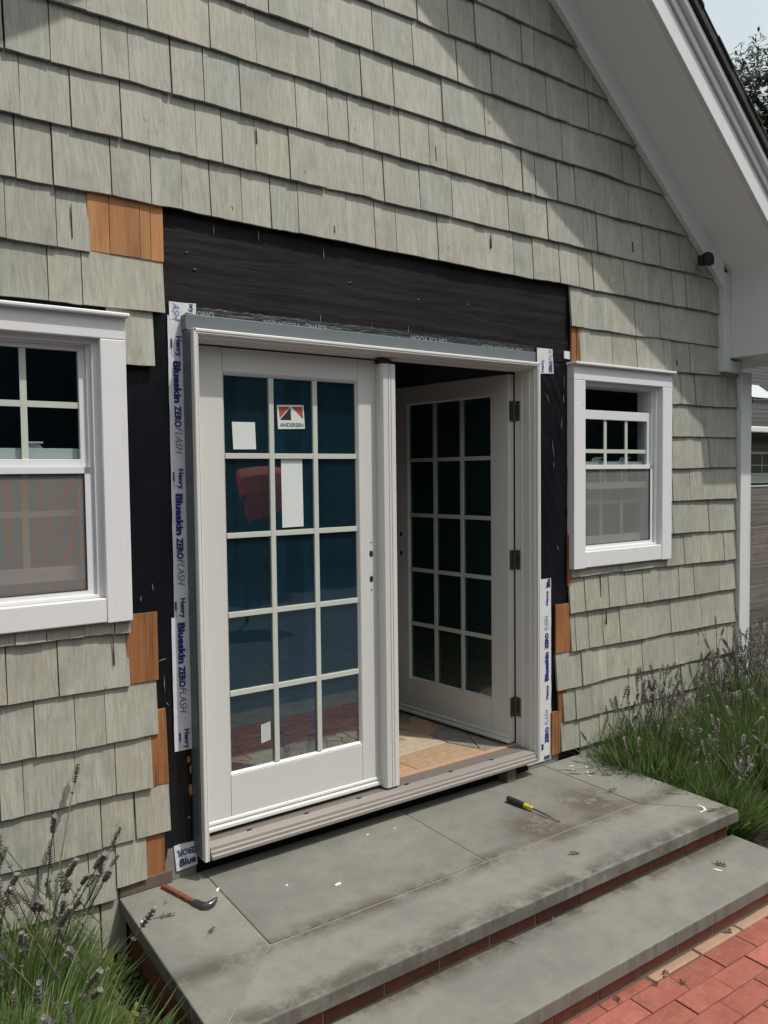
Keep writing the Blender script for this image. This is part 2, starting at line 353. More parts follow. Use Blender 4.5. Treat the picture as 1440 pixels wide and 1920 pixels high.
# ------------------------------------------------------------------ mesh helpers
class MB:
    def __init__(s): s.v = []; s.f = []
    def add(s, vs, fs):
        o = len(s.v); s.v += [tuple(p) for p in vs]; s.f += [tuple(i + o for i in f) for f in fs]
    def box(s, x0, x1, y0, y1, z0, z1):
        s.add([(x0, y0, z0), (x1, y0, z0), (x1, y1, z0), (x0, y1, z0), (x0, y0, z1), (x1, y0, z1), (x1, y1, z1), (x0, y1, z1)],
              [(0, 3, 2, 1), (4, 5, 6, 7), (0, 1, 5, 4), (1, 2, 6, 5), (2, 3, 7, 6), (3, 0, 4, 7)]); return s
    def prism(s, front, back):            # two matching loops of 3d points
        n = len(front)
        s.add(list(front) + list(back), [tuple(range(n)), tuple(range(2 * n - 1, n - 1, -1))] + [(i, i + n, (i + 1) % n + n, (i + 1) % n) for i in range(n)]); return s
    def quad(s, a, b, c, d): s.add([a, b, c, d], [(0, 1, 2, 3)]); return s
    def tube(s, pts, rad, n=6, cap=True):
        pts = [Vector(p) for p in pts]; m = len(pts); rings = []
        for i, p in enumerate(pts):
            d = (pts[min(i + 1, m - 1)] - pts[max(i - 1, 0)]).normalized()
            a = d.orthogonal().normalized() if i == 0 else (pa - d * pa.dot(d)).normalized()
            pa = a; b_ = d.cross(a); r = rad[i] if isinstance(rad, (list, tuple)) else rad
            rings.append([p + (a * math.cos(2 * math.pi * k / n) + b_ * math.sin(2 * math.pi * k / n)) * r for k in range(n)])
        vs = [q for r_ in rings for q in r_]
        fs = [(i * n + k, i * n + (k + 1) % n, (i + 1) * n + (k + 1) % n, (i + 1) * n + k) for i in range(m - 1) for k in range(n)]
        if cap: fs += [tuple(range(n - 1, -1, -1)), tuple((m - 1) * n + k for k in range(n))]
        s.add(vs, fs); return s
    def lathe(s, prof, axis='Z', n=16):   # profile of (r, h)
        vs = []
        for r_, h in prof:
            for k in range(n):
                a = 2 * math.pi * k / n; c, d = r_ * math.cos(a), r_ * math.sin(a)
                vs.append({'Z': (c, d, h), 'X': (h, c, d), 'Y': (c, h, d)}[axis])
        m = len(prof); fs = [(i * n + k, i * n + (k + 1) % n, (i + 1) * n + (k + 1) % n, (i + 1) * n + k) for i in range(m - 1) for k in range(n)]
        fs += [tuple(range(n - 1, -1, -1)), tuple((m - 1) * n + k for k in range(n))]
        s.add(vs, fs); return s
    def mesh(s, name, mat_):
        me = bpy.data.meshes.new(name); me.from_pydata(s.v, [], s.f); me.update()
        if mat_: me.materials.append(MAT[mat_])
        return me
    def build(s, name, mat_, parent=None, bevel=0, smooth=False, seg=2):
        me = s.mesh(name, mat_)
        bm = bmesh.new(); bm.from_mesh(me); bmesh.ops.recalc_face_normals(bm, faces=bm.faces); bm.to_mesh(me); bm.free()
        if smooth:
            for p in me.polygons: p.use_smooth = True
        return link(name, me, parent, bevel, seg)
def link(name, me, parent=None, bevel=0, seg=2):
    o = bpy.data.objects.new(name, me); COL.objects.link(o)
    if parent is not None:
        o.parent = parent
        if parent.get('_root'): o.matrix_parent_inverse = Matrix.Translation(-Vector(parent.location))
    if bevel:
        bv = o.modifiers.new('bevel', 'BEVEL'); bv.width = bevel; bv.segments = seg; bv.limit_method = 'ANGLE'; bv.angle_limit = R(40)
    return o
def tag(o, label=None, cat=None, group=None, kind=None):
    if label: o['label'] = label
    if cat: o['category'] = cat
    if group: o['group'] = group
    if kind: o['kind'] = kind
    return o
def thing(name, loc, label, cat, group=None):
    o = bpy.data.objects.new(name, None); COL.objects.link(o); o.location = loc; o.empty_display_size = 0.1; o['_root'] = 1
    return tag(o, label, cat, group)
def B(x0, x1, y0, y1, z0, z1): return MB().box(x0, x1, y0, y1, z0, z1)
def text_mesh(name, s, mat_, size, origin, xdir, ydir, parent=None, length=None, bold=0.0, shear=0.0, depth=0.0006, height=None):
    """lettering as a thin mesh: origin = left end of the baseline, xdir along the writing, ydir up the letters"""
    cu = bpy.data.curves.new(name, 'FONT'); cu.body = s; cu.size = size; cu.offset = bold; cu.shear = shear; cu.extrude = 0; cu.resolution_u = 3
    o = bpy.data.objects.new(name, cu); COL.objects.link(o)
    dg = bpy.context.evaluated_depsgraph_get(); me = bpy.data.meshes.new_from_object(o.evaluated_get(dg))
    bpy.data.objects.remove(o); bpy.data.curves.remove(cu)
    xs = [v.co.x for v in me.vertices]; ys = [v.co.y for v in me.vertices]
    sx = length / (max(xs) - min(xs)) if length else 1.0
    sy = height / (max(ys) - min(ys)) if height else 1.0
    X, Y, O = Vector(xdir), Vector(ydir), Vector(origin); x0 = min(xs)
    for v in me.vertices: v.co = O + X * ((v.co.x - x0) * sx) + Y * (v.co.y * sy)
    me.materials.clear(); me.materials.append(MAT[mat_])
    return link(name, me, parent)
def clip_poly(poly, a, b, c):            # keep a*x + b*z <= c
    outp = []
    for i in range(len(poly)):
        p, q = poly[i], poly[(i + 1) % len(poly)]
        dp, dq = a * p[0] + b * p[1] - c, a * q[0] + b * q[1] - c
        if dp <= 0: outp.append(p)
        if (dp < 0 < dq) or (dq < 0 < dp):
            t = dp / (dp - dq); outp.append((p[0] + t * (q[0] - p[0]), p[1] + t * (q[1] - p[1])))
    return outp
RM, RB = -0.8356, 5.5007                  # rake line on the wall: z = RM * x + RB
AX = 0.938                                # ridge
def rake(x): return RM * x + RB if x > AX else -RM * (x - 2 * AX) + RB

# ------------------------------------------------------------------ ground
g = B(-60, 60, -60, 60, -0.9, -0.42).build('ground', 'lawn'); tag(g, kind='structure')

# ------------------------------------------------------------------ house
house = thing('house', (AX, 2.5, -0.33), 'cottage gable clad in sage painted shingles with white window trim', 'house')
WX0, WX1 = -1.88, 3.765
sh = MB()
Y0, Y1 = 0.104, 0.215
for x0, x1, z0, z1 in ((WX0, -0.99, -.33, 2.1), (-.99, -.325, -.33, 1.04), (-.99, -.325, 1.965, 2.1), (-.325, -.012, -.33, 2.1), (-.012, 1.822, -.33, -.005), (-.012, 1.822, 2.03, 2.1),
                       (1.822, 2.20, -.33, 2.1), (2.20, 2.866, -.33, 1.04), (2.20, 2.866, 1.965, 2.1), (2.866, WX1, -.33, 2.1)):
    sh.box(x0, x1, Y0, Y1, z0, z1)
gable = [(WX0, 2.1), (WX1, 2.1), (WX1, rake(WX1) + .15), (AX, rake(AX) + .15), (WX0, rake(WX0) + .15)]
sh.prism([(x, Y0, z) for x, z in gable], [(x, Y1, z) for x, z in gable])
sh.build('sheathing', 'felt_black', house)

ROWS = {
'm2':[(1.453,3.700),(1.616,3.701),(1.812,3.694),(1.964,3.694),(2.152,3.690)],
'm1':[(0.930,3.499),(1.110,3.502),(1.292,3.495),(1.454,3.502),(1.666,3.497),(1.762,3.495),(1.847,3.497),(2.050,3.492),(2.222,3.491),(2.450,3.481)],
'0':[(0.271,3.300),(0.372,3.299),(0.570,3.299),(0.868,3.298),(1.084,3.297),(1.343,3.296),(1.558,3.295),(1.829,3.292),(1.936,3.288),(2.095,3.287),(2.254,3.287),(2.346,3.289),(2.582,3.288),(2.698,3.282)],
'1':[(-0.333,3.086),(-0.116,3.091),(0.122,3.093),(0.316,3.090),(0.602,3.090),(0.684,3.090),(0.807,3.089),(0.978,3.090),(1.253,3.089),(1.512,3.086),(1.641,3.087),(1.872,3.083),(2.047,3.082),(2.173,3.084),(2.427,3.083),(2.532,3.075),(2.924,3.071)],
'2':[(-0.600,2.881),(-0.453,2.882),(-0.284,2.885),(-0.188,2.889),(-0.035,2.884),(0.093,2.886),(0.242,2.883),(0.383,2.880),(0.488,2.882),(0.638,2.883),(0.739,2.884),(0.871,2.880),(1.009,2.877),(1.176,2.877),(1.279,2.876),(1.386,2.875),(1.483,2.874),(1.627,2.874),(1.761,2.872),(1.854,2.873),(2.011,2.874),(2.148,2.875),(2.295,2.870),(2.395,2.869),(2.586,2.869),(2.802,2.870),(2.951,2.875),(3.186,2.871)],
'3':[(-0.553,2.679),(-0.394,2.679),(-0.222,2.678),(-0.067,2.676),(0.059,2.675),(0.163,2.673),(0.303,2.672),(0.454,2.671),(0.622,2.668),(0.813,2.675),(0.921,2.668),(1.117,2.668),(1.309,2.667),(1.530,2.663),(1.669,2.665),(1.777,2.665),(1.940,2.665),(2.065,2.665),(2.210,2.663),(2.319,2.662),(2.464,2.659),(2.707,2.656),(2.868,2.659),(3.056,2.658),(3.437,2.653)],
'4':[(-0.574,2.471),(-0.457,2.469),(-0.262,2.473),(-0.118,2.467),(-0.001,2.468),(0.111,2.464),(0.239,2.462),(0.368,2.461),(0.492,2.462),(0.724,2.461),(0.871,2.459),(0.986,2.458),(1.223,2.457),(1.446,2.452),(1.704,2.454),(1.836,2.452),(2.032,2.457),(2.177,2.454),(2.291,2.451),(2.547,2.452),(2.766,2.448),(2.993,2.449),(3.121,2.451),(3.463,2.446)],
'5L':[(-0.610,2.266),(-0.451,2.263),(-0.341,2.264),(-0.081,2.262)],
'5R':[(2.115,2.243),(2.211,2.243),(2.405,2.245),(2.648,2.240),(2.871,2.248),(3.180,2.244),(3.370,2.245),(3.466,2.245)],
'6L':[(-0.635,2.076),(-0.484,2.078),(-0.371,2.076),(-0.077,2.077)],
'6R':[(2.173,2.062),(2.268,2.061),(2.450,2.059),(2.658,2.058),(2.910,2.061),(2.984,2.058),(3.161,2.064),(3.475,2.070),(3.682,2.065)],
'7L':[(-0.226,1.878),(-0.120,1.880)],
'7R':[(2.994,1.867),(3.075,1.873),(3.222,1.871),(3.400,1.870),(3.566,1.873),(3.679,1.874)],
'8R':[(2.996,1.677),(3.165,1.680),(3.332,1.680),(3.435,1.680),(3.676,1.681)],
'9R':[(2.998,1.487),(3.210,1.488),(3.369,1.490),(3.584,1.491),(3.674,1.491)],
'10R':[(3.000,1.293),(3.170,1.292),(3.301,1.294),(3.431,1.294),(3.671,1.291)],
'11R':[(2.999,1.098),(3.218,1.096),(3.374,1.092),(3.484,1.090),(3.675,1.087)],
'12R':[(2.127,0.906),(2.353,0.907),(2.533,0.907),(2.812,0.907),(2.923,0.905),(3.122,0.903),(3.290,0.903),(3.534,0.899),(3.672,0.898)],
'13R':[(2.121,0.712),(2.225,0.714),(2.571,0.712),(2.724,0.710),(3.069,0.708),(3.220,0.707),(3.489,0.708),(3.675,0.705)],
'14R':[(2.127,0.506),(2.152,0.505),(2.258,0.505),(2.377,0.504),(2.523,0.502),(2.765,0.499),(2.992,0.500),(3.165,0.497),(3.300,0.495),(3.519,0.493),(3.679,0.490)],
'15R':[(2.011,0.308),(2.199,0.306),(2.295,0.308),(2.415,0.312),(2.722,0.304),(3.027,0.296),(3.361,0.294),(3.582,0.294),(3.692,0.289)],
'16R':[(2.072,0.132),(2.152,0.130),(2.366,0.129),(2.660,0.123),(3.691,0.102)],
'17R':[(2.038,-0.025),(2.182,-0.031)],
'12L':[(-0.672,0.908),(-0.625,0.909),(-0.527,0.908),(-0.399,0.909),(-0.295,0.906),(-0.236,0.903)],
'13L':[(-0.654,0.709),(-0.491,0.710),(-0.244,0.707)],
'14L':[(-0.685,0.513),(-0.572,0.512),(-0.439,0.508),(-0.334,0.508),(-0.143,0.508)],
'15L':[(-0.691,0.318),(-0.614,0.317),(-0.445,0.317),(-0.303,0.315),(-0.171,0.311)],
'16L':[(-0.697,0.136),(-0.523,0.127),(-0.361,0.132),(-0.238,0.131),(-0.101,0.127)],
'17L':[(-0.577,-0.070),(-0.406,-0.071),(-0.311,-0.072)],

}
def shingle_geo(mb, x0, x1, zb0, zb1, top, yb, gap=0.0022, tilt=0.0, thick=0.0115, slope=0.078, clip=True):
    x0 += gap * random.uniform(0.2, 1.0); x1 -= gap * random.uniform(0.2, 1.0)
    lean = random.uniform(-0.002, 0.002)
    poly = [(x0 + lean, zb0), (x1 + lean * .5, zb1), (x1, top), (x0, top)]
    if clip:
        poly = clip_poly(poly, -RM, 1, RB + 0.03)
        if len(poly) > 2: poly = clip_poly(poly, RM, 1, -RM * (-2 * AX) + RB + 0.03)
    if len(poly) < 3: return False
    zb = min(zb0, zb1); xm = (x0 + x1) / 2
    if len(poly) == 4 and abs(poly[2][1] - top) < 1e-6 and abs(poly[3][1] - top) < 1e-6 and x1 - x0 > .05:
        # whole shingle: slightly cupped, with an uneven sawn butt
        n = 5; cup = random.uniform(-.0035, .0022); vs = []
        xa, xb = poly[0][0], poly[1][0]
        for back in (0, 1):
            for jj in (0, 1):
                for k in range(n):
                    u = k / (n - 1); x = (xa + (xb - xa) * u) if jj == 0 else (x0 + (x1 - x0) * u)
                    z = (zb0 + (zb1 - zb0) * u + (random.uniform(-.0016, .0012) if 0 < k < n - 1 and not back else 0)) if jj == 0 else top
                    y = yb + (z - zb) * slope + tilt * (x - xm) + (cup * (4 * (u - .5) ** 2 - .33) if jj == 0 else 0) + back * thick
                    if back and jj == 0: z = vs[k][2]
                    vs.append((x, y, z))
        f = []
        for k in range(n - 1):
            f += [(k, k + 1, n + k + 1, n + k), (2 * n + k + 1, 2 * n + k, 3 * n + k, 3 * n + k + 1), (k + 1, k, 2 * n + k, 2 * n + k + 1), (n + k, n + k + 1, 3 * n + k + 1, 3 * n + k)]
        f += [(0, n, 3 * n, 2 * n), (2 * n - 1, n - 1, 3 * n - 1, 4 * n - 1)]
        mb.add(vs, f); return True
    F = [(x, yb + (z - zb) * slope + tilt * (x - xm), z) for x, z in poly]
    Bk = [(x, y + thick, z) for x, y, z in F]
    mb.prism(F, Bk); return True
n_sh = 0
def shingle(x0, x1, zb0, zb1, top=None, into=None, yb=None, mt='shingle_paint', label=None, name='shingle', clip=True):
    global n_sh
    if top is None: top = (zb0 + zb1) / 2 + 0.233
    yb = (0.0715 + random.uniform(-0.003, 0.002)) if yb is None else yb
    mb = into if into is not None else MB()
    ok = shingle_geo(mb, x0, x1, zb0 + random.uniform(-.0012, .0012), zb1 + random.uniform(-.0012, .0012), top, yb, random.choice((0.0018, 0.0028, 0.0036, 0.005)), random.uniform(-0.02, 0.02), clip=clip)
    if ok and into is None:
        n_sh += 1; o = mb.build(name, mt, house)
        if label: o['label'] = label
outside = MB()
def widths(x0, x1):
    xs = [x0]
    while x1 - xs[-1] > 0.27: xs.append(xs[-1] + random.uniform(0.09, 0.2))
    xs.append(x1); return xs
def row(key, left=None, right=None, top=None, topfn=None):
    pts = sorted(ROWS[key])
    if left is not None: pts = [(left, pts[0][1])] + [p for p in pts if p[0] > left + 0.02]
    if right is not None: pts = [p for p in pts if p[0] < right - 0.02] + [(right, pts[-1][1])]
    i = 0
    while i < len(pts) - 1:               # fill stretches where plants hide the joints
        if pts[i + 1][0] - pts[i][0] > 0.33:
            pts.insert(i + 1, (pts[i][0] + random.uniform(.11, .2), pts[i][1]))
        i += 1
    for (xa, za), (xb, zb) in zip(pts, pts[1:]):
        t = topfn((xa + xb) / 2) if topfn else None
        shingle(xa, xb, za, zb, t)
    return pts
def outer_row(z, x0, x1):
    xs = widths(x0, x1)
    for a, b_ in zip(xs, xs[1:]): shingle(a, b_, z, z, into=outside)
wtop = lambda x: 1.0 if 2.1 < x < 2.93 or -1.08 < x < -.23 else None
row('m2', 1.33, 2.45); row('m1', 0.78, 2.68); row('0', 0.13, 2.93); row('1', -0.47, 3.17)
row('2', -0.71, 3.42); row('3', -0.70, 3.463); row('4', -0.70, 3.463)
row('5L', -0.72, -0.339); row('5R', 2.114, 3.463)
row('6L', -0.72, -0.078); row('6R', 2.182, 3.672)
shingle(-0.29, -0.121, 1.879, 1.880)
for k in ('7R', '8R', '9R', '10R', '11R'): row(k, 2.925, 3.672)
row('12R', 2.118, 3.672, topfn=wtop); row('12L', -0.74, -0.237, topfn=wtop)
row('13R', 2.108, 3.672); row('14R', 2.118, 3.672); row('15R', 2.006, 3.672); row('16R', 2.055, 3.672)
row('17R', 2.038, 3.672)
row('13L', -0.75, -0.241); row('14L', -0.74, -0.141); row('15L', -0.76, -0.168); row('16L', -0.77, -0.104)
shingle(-.577, -.406, -.07, -.071); shingle(-.75, -.577, -.07, -.07); shingle(-.406, -.312, -.071, -.072); shingle(-.312, -.197, -.031, -.031)
for a, b_ in ((-.78, -.62), (-.62, -.49), (-.49, -.37), (-.37, -.275)): shingle(a, b_, -.28, -.28, -.045, yb=0.076)
for a, b_ in ((2.2, 2.34), (2.34, 2.52), (2.52, 2.66)): shingle(a, b_, -.235, -.235)
# the same cladding carries on beyond the frame, joined
for z, xr in ((2.878, -.71), (2.67, -.70), (2.46, -.70), (2.264, -.72), (2.077, -.72)): outer_row(z, WX0, xr)
for z in (1.879, 1.68, 1.489, 1.293, 1.093): outer_row(z, WX0, -1.05)
for z in (.905, .709, .508, .315, .13, -.07, -.28): outer_row(z, WX0, -.745)
outer_row(3.086, WX0, -.47); outer_row(3.295, WX0, .13); outer_row(3.496, WX0, .78); outer_row(3.697, WX0, 1.33)
for z in (3.90, 4.10, 4.30, 4.50): outer_row(z, -.6, 2.6)
outer_row(-.235, 2.66, 3.672)
o = outside.build('shingle_field', 'shingle_paint', house); o['kind'] = 'stuff'

# unpainted shingle heads laid bare where the courses were torn off
def bare(x0, x1, z0, z1, y=0.0825, mt='cedar', x0t=None, x1t=None, lab=None):
    poly = [(x0, z0), (x1, z0), (x1 if x1t is None else x1t, z1), (x0 if x0t is None else x0t, z1)]
    o = MB().prism([(x, y, z) for x, z in poly], [(x, y + .011, z) for x, z in poly]).build('bare_shingle', mt, house)
    o['label'] = lab or 'unpainted cedar shingle laid bare'
bare(-.345, -.272, 2.268, 2.49, mt='cedar_pale'); bare(-.270, -.163, 2.268, 2.49, 0.0815, 'cedar_pale'); bare(-.161, -.124, 2.267, 2.48, 0.0820, 'cedar_pale'); bare(-.122, -.076, 2.266, 2.48, 0.0825, 'cedar_pale')
bare(-.25, -.134, .710, .966); bare(-.155, -.104, .310, .595, 0.0835, x1t=-.111, x0t=-.15); bare(-.195, -.15, .308, .52, 0.0825)
bare(-.205, -.155, -.034, .13, 0.0830); bare(-.154, -.127, -.034, .12, 0.0845)
bare(2.126, 2.150, 2.06, 2.25, 0.0825); bare(2.151, 2.166, 2.06, 2.25, 0.0840); bare(2.1675, 2.185, 2.06, 2.25, 0.0810)
bare(2.100, 2.125, .86, 1.135, 0.0840, x0t=2.104); bare(2.006, 2.116, .508, .767, 0.0830)
bare(2.030, 2.085, .13, .302, 0.0830, x0t=2.022); bare(1.976, 2.003, -.035, .195, 0.0845); bare(2.0045, 2.022, -.035, .194, 0.0835); bare(2.0235, 2.046, -.035, .19, 0.0825)

for x, z0, z1, y in ((-.298, .79, .893, .0765), (2.354, .775, .90, .0775), (1.55, 2.56, 2.63, .0745), (.66, 2.49, 2.52, .0715), (3.03, 2.10, 2.13, .0725), (2.40, .62, .70, .0735), (.31, 2.78, 2.84, .0775), (-.40, 2.30, 2.42, .0765), (1.21, 2.90, 2.97, .0735), (2.62, 2.70, 2.76, .074)):
    MB().prism([(x - .0012, y - .004, z0), (x + .0012, y - .004, z0), (x + .0003, y, z1), (x - .0003, y, z1)], [(x - .0012, y + .006, z0), (x + .0012, y + .006, z0), (x + .0003, y + .006, z1), (x - .0003, y + .006, z1)]).build('split', 'gasket_black', house)
# wrinkled building paper round the new opening
def sheet(name, x0, x1, z0, z1, y, mt, amp, fx, fz, seed, parent=house, nx=40, nz=30, lean=0.0, ragged=0.0):
    mb = MB(); vs = []
    for j in range(nz + 1):
        for i in range(nx + 1):
            u, q = i / nx, j / nz; x = x0 + (x1 - x0) * u; z = z0 + (z1 - z0) * q
            if ragged and i in (0, nx): x += (mnoise.noise((z * 14, seed, i))) * ragged
            d = mnoise.noise((x * fx + z * lean, seed, z * fz)) + 0.5 * mnoise.noise((x * fx * 2.3 + z * lean * 2, seed + 9, z * fz * 2.1))
            vs.append((x, y - abs(d) * amp, z))
    fs = [(j * (nx + 1) + i, j * (nx + 1) + i + 1, (j + 1) * (nx + 1) + i + 1, (j + 1) * (nx + 1) + i) for j in range(nz) for i in range(nx)]
    mb.add(vs, fs); o = link(name, mb.mesh(name, mt), parent)
    for p in o.data.polygons: p.use_smooth = True
    return o
o = sheet('building_paper', -.095, 2.14, 2.052, 2.50, .1005, 'felt_black', .0034, 1.3, 17, 3.1, nx=120, nz=50); o['label'] = 'brownish black felt paper above the door'
o = sheet('building_paper', -.30, -.0, -.02, 2.08, .0995, 'membrane_black', .004, 13, 3, 7.7, nx=26, nz=90, ragged=.004); o['label'] = 'shiny black membrane beside the left window'
o = sheet('building_paper', 1.80, 2.128, .02, 2.045, .0990, 'membrane_black', .006, 15, 4, 5.2, nx=30, nz=90, lean=7.0, ragged=.004); o['label'] = 'creased black membrane beside the right window'
o = sheet('flashing_tape', -.02, 1.86, 2.06, 2.118, .0955, 'tape_black', .004, 16, 40, 2.2, nx=120, nz=8); o['label'] = 'black printed flashing tape over the door head'
E_ = Vector
for x, s, ln in ((.05, 'ONO', .07), (.33, 'SO3J HOOTA', .17), (.52, 'ONAFOL', .11), (1.07, 'HOOA FOLNO', .21), (1.50, 'SO3J HOO1A 2O', .27)):
    t_ = text_mesh('lettering', s, 'ink_grey', .03, (x, .0890, 2.0795), (1, 0, 0), (0, 0, 1), o, length=ln, bold=.0008, height=.024)
def flash(pts, name='flashing_tape', y=.094, lab=None):
    mb = MB(); n = len(pts)
    mb.prism([(x, y + .0015 * math.sin(i * 2.1), z) for i, (x, z) in enumerate(pts)], [(x, y + .004, z) for x, z in pts])
    o = mb.build(name, 'tape_white', house)
    if lab: o['label'] = lab
    return o
tl = sheet('flashing_tape', -.064, .0, .905, 2.075, .0935, 'tape_white', .0022, 20, 9, 1.3, nx=8, nz=90, lean=3, ragged=.0012); tl['label'] = 'long upper strip of white flashing tape printed in navy beside the left jamb'
tl2 = sheet('flashing_tape', -.077, .002, .418, .935, .0920, 'tape_white', .0022, 20, 9, 4.3, nx=8, nz=50, lean=3, ragged=.0012); tl2['label'] = 'lower strip of white printed flashing tape beside the left jamb'
tc = flash([(-.056, 2.06), (-.0565, 2.127), (.0, 2.126), (.049, 2.129), (.048, 2.088), (.006, 2.092), (.0, 2.06)], lab='white tape patch folded over the upper left door corner', y=.0915)
tb = flash([(-.080, -.050), (-.088, .050), (-.06, .053), (.0, .049), (.004, -.045), (-.04, -.047)], lab='white tape patch at the foot of the left jamb', y=.093)
tr = sheet('flashing_tape', 1.80, 1.979, -.057, .913, .0935, 'tape_white', .0018, 16, 8, 2.9, nx=10, nz=80, lean=2, ragged=.001); tr['label'] = 'strip of white printed flashing tape beside the lower right jamb'
tu = flash([(1.88, 2.112), (1.993, 2.113), (2.0, 1.987), (1.93, 1.983), (1.88, 1.978)], lab='white tape patch over the upper right door corner', y=.0925)
DN, UP = (0, 0, -1), (0, 0, 1)
YT = .0885
def down(par, s, x, z0, z1, h, bold=0., shear=0., y=YT): return text_mesh('lettering', s, 'ink_navy', .03, (x, y, z0), DN, (1, 0, 0), par, length=z0 - z1, bold=bold, shear=shear, height=h)
def up(par, s, x, z0, z1, h, bold=0., shear=0., y=YT): return text_mesh('lettering', s, 'ink_navy', .03, (x, y, z0), UP, (-1, 0, 0), par, length=z1 - z0, bold=bold, shear=shear, height=h)
for k, zt in enumerate((2.0, 1.5, 1.007, .5)):
    par = tl if zt > .95 else tl2; xo = -.0405 if zt > .95 else -.051 + .006 * (zt < .6); yy = .0905 if zt > .95 else .0890
    xo -= 0.012 * (2.0 - zt) / 1.5 if zt > .95 else 0
    down(par, 'Henry', xo + .009, zt, zt - .077, .026, .0009, y=yy)
    b_ = B(xo - .0135, xo - .0075, yy - .0005, yy + .0006, zt - .045, zt - .012).build('lettering', 'ink_navy', par)
    b_ = B(xo - .0095, xo - .0085, yy - .0005, yy + .0006, zt - .072, zt - .048).build('lettering', 'ink_pale', par)
    if zt > .6:
        par2, y2 = (tl, .0905) if zt > 1.2 else (tl2, .0890)
        down(par2, 'Blueskin', xo - .004, zt - .094, zt - .251, .029, .0014, y=y2)
        down(par2, 'ZERO', xo - .004, zt - .261, zt - .343, .027, .0014, y=y2)
        down(par2, 'FLASH', xo - .004, zt - .345, zt - .443, .027, -.0004, .28, y=y2)
down(tc, 'ASH', -.044, 2.122, 2.060, .026, -.0004, .28, y=.0895)
down(tc, 'nry', .022, 2.124, 2.094, .020, .0009, y=.0895)
text_mesh('lettering', 'ZEROFL', 'ink_navy', .03, (.004, .0905, .031), (-1, 0, 0), (0, 0, -1), tb, length=.082, bold=.001, height=.026)
text_mesh('lettering', 'Blue', 'ink_navy', .03, (-.068, .0905, -.033), (1, 0, 0.05), (0, 0, 1), tb, length=.066, bold=.0012, height=.030)
for s, z0, z1, h, bo, shr in (('Henry', .773, .850, .024, .0009, 0), ('ZERO', .541, .625, .027, .0014, 0), ('FLASH', .640, .716, .027, -.0004, .25), ('Blueskin', .370, .524, .029, .0014, 0),
                              ('Henry', .272, .347, .024, .0009, 0), ('ZERO', .037, .123, .027, .0014, 0), ('FLASH', .136, .215, .027, -.0004, .25), ('Blu', .868, .911, .029, .0014, 0)):
    up(tr, s, 1.957 if s != 'Blu' else 1.970, z0, z1, h, bo, shr, y=.0905)
text_mesh('lettering', 'ue', 'ink_navy', .03, (1.925, .0905, -.049), (1, 0, 0), UP, tr, length=.040, bold=.0012, height=.022)
text_mesh('lettering', 'EI', 'ink_navy', .03, (1.918, .0905, .006), (0, 0, 1), (-1, 0, 0), tr, length=.03, bold=.0014, height=.022)
up(tu, 'ZERO', 1.988, 1.990, 2.052, .024, .0012, y=.0900); up(tu, 'FLA', 1.988, 2.054, 2.108, .024, -.0004, .25, y=.0900)
up(tu, 'Henry', 1.925, 1.99, 2.055, .020, .0009, y=.0900)
B(2.079, 2.130, .091, .0965, 2.071, 2.111).build('patch', 'paper_label', house, .001)['label'] = 'small white square patch on the felt'
# scratches and scuffs of torn paper
for x, z, ln, a in ((1.995, 1.60, .10, 1.75), (2.00, 1.51, .03, 1.5), (2.075, 1.86, .05, 1.5), (2.06, 1.73, .06, 1.4), (2.08, 1.95, .07, 1.5), (1.955, 1.86, .05, 2.0), (2.03, 1.07, .035, 2.0),
                    (-.145, 1.06, .03, 1.7), (-.19, 1.02, .02, 1.4), (-.115, .78, .03, .2), (-.11, .69, .07, 1.6), (-.10, .61, .02, 2.2), (.245, 2.108, .07, .15), (.26, 2.10, .05, 1.6), (.60, 2.13, .04, 1.57), (1.06, 2.12, .05, 1.57), (.86, 2.11, .05, 1.57), (1.35, 2.11, .04, 1.57),
                    (.32, 2.43, .05, 1.57), (.62, 2.40, .05, 1.57), (.13, 2.42, .04, 1.57), (1.12, 2.27, .015, .3), (1.42, 2.28, .012, 1.3), (.75, 2.30, .02, .4), (.02, 2.32, .012, .3), (.05, 2.26, .02, .2)):
    c0 = Vector((x, .0905 if z < 2.05 else .0955, z)); d = Vector((math.cos(a), 0, math.sin(a))) * ln * .5; nrm = Vector((-d.z, 0, d.x)).normalized() * .0022
    MB().prism([c0 - d, c0 + nrm, c0 + d, c0 - nrm * .4], [p + Vector((0, .003, 0)) for p in (c0 - d, c0 + nrm, c0 + d, c0 - nrm * .4)]).build('tear', 'ink_grey', house)
for x, z, r_, e_ in ((-.020, .375, .013, 1.2), (-.014, .335, .007, 3.0), (-.016, .255, .015, 1.6), (-.026, .150, .007, 1.0)):   # splintered plywood that shows through the paper
    rr = random.Random(int(z * 1000)); pl_ = [(x + r_ * math.cos(a) * rr.uniform(.35, 1.0) * .8, z + e_ * r_ * math.sin(a) * rr.uniform(.5, 1.2)) for a in [i * math.pi / 5 for i in range(10)]]
    MB().prism([(p, .0925, q) for p, q in pl_], [(p, .097, q) for p, q in pl_]).build('splinter', 'cedar_pale', house)
# foot of the wall
B(-.128, 0.0, .0985, .1035, -.082, .045).build('foundation_patch', 'foundation_grey', house)
B(1.815, 2.04, .0985, .1035, -.082, .025).build('foundation_patch', 'foundation_grey', house)
B(-.03, 1.84, .150, .26, -.09, -.012).build('threshold_block', 'soil', house)

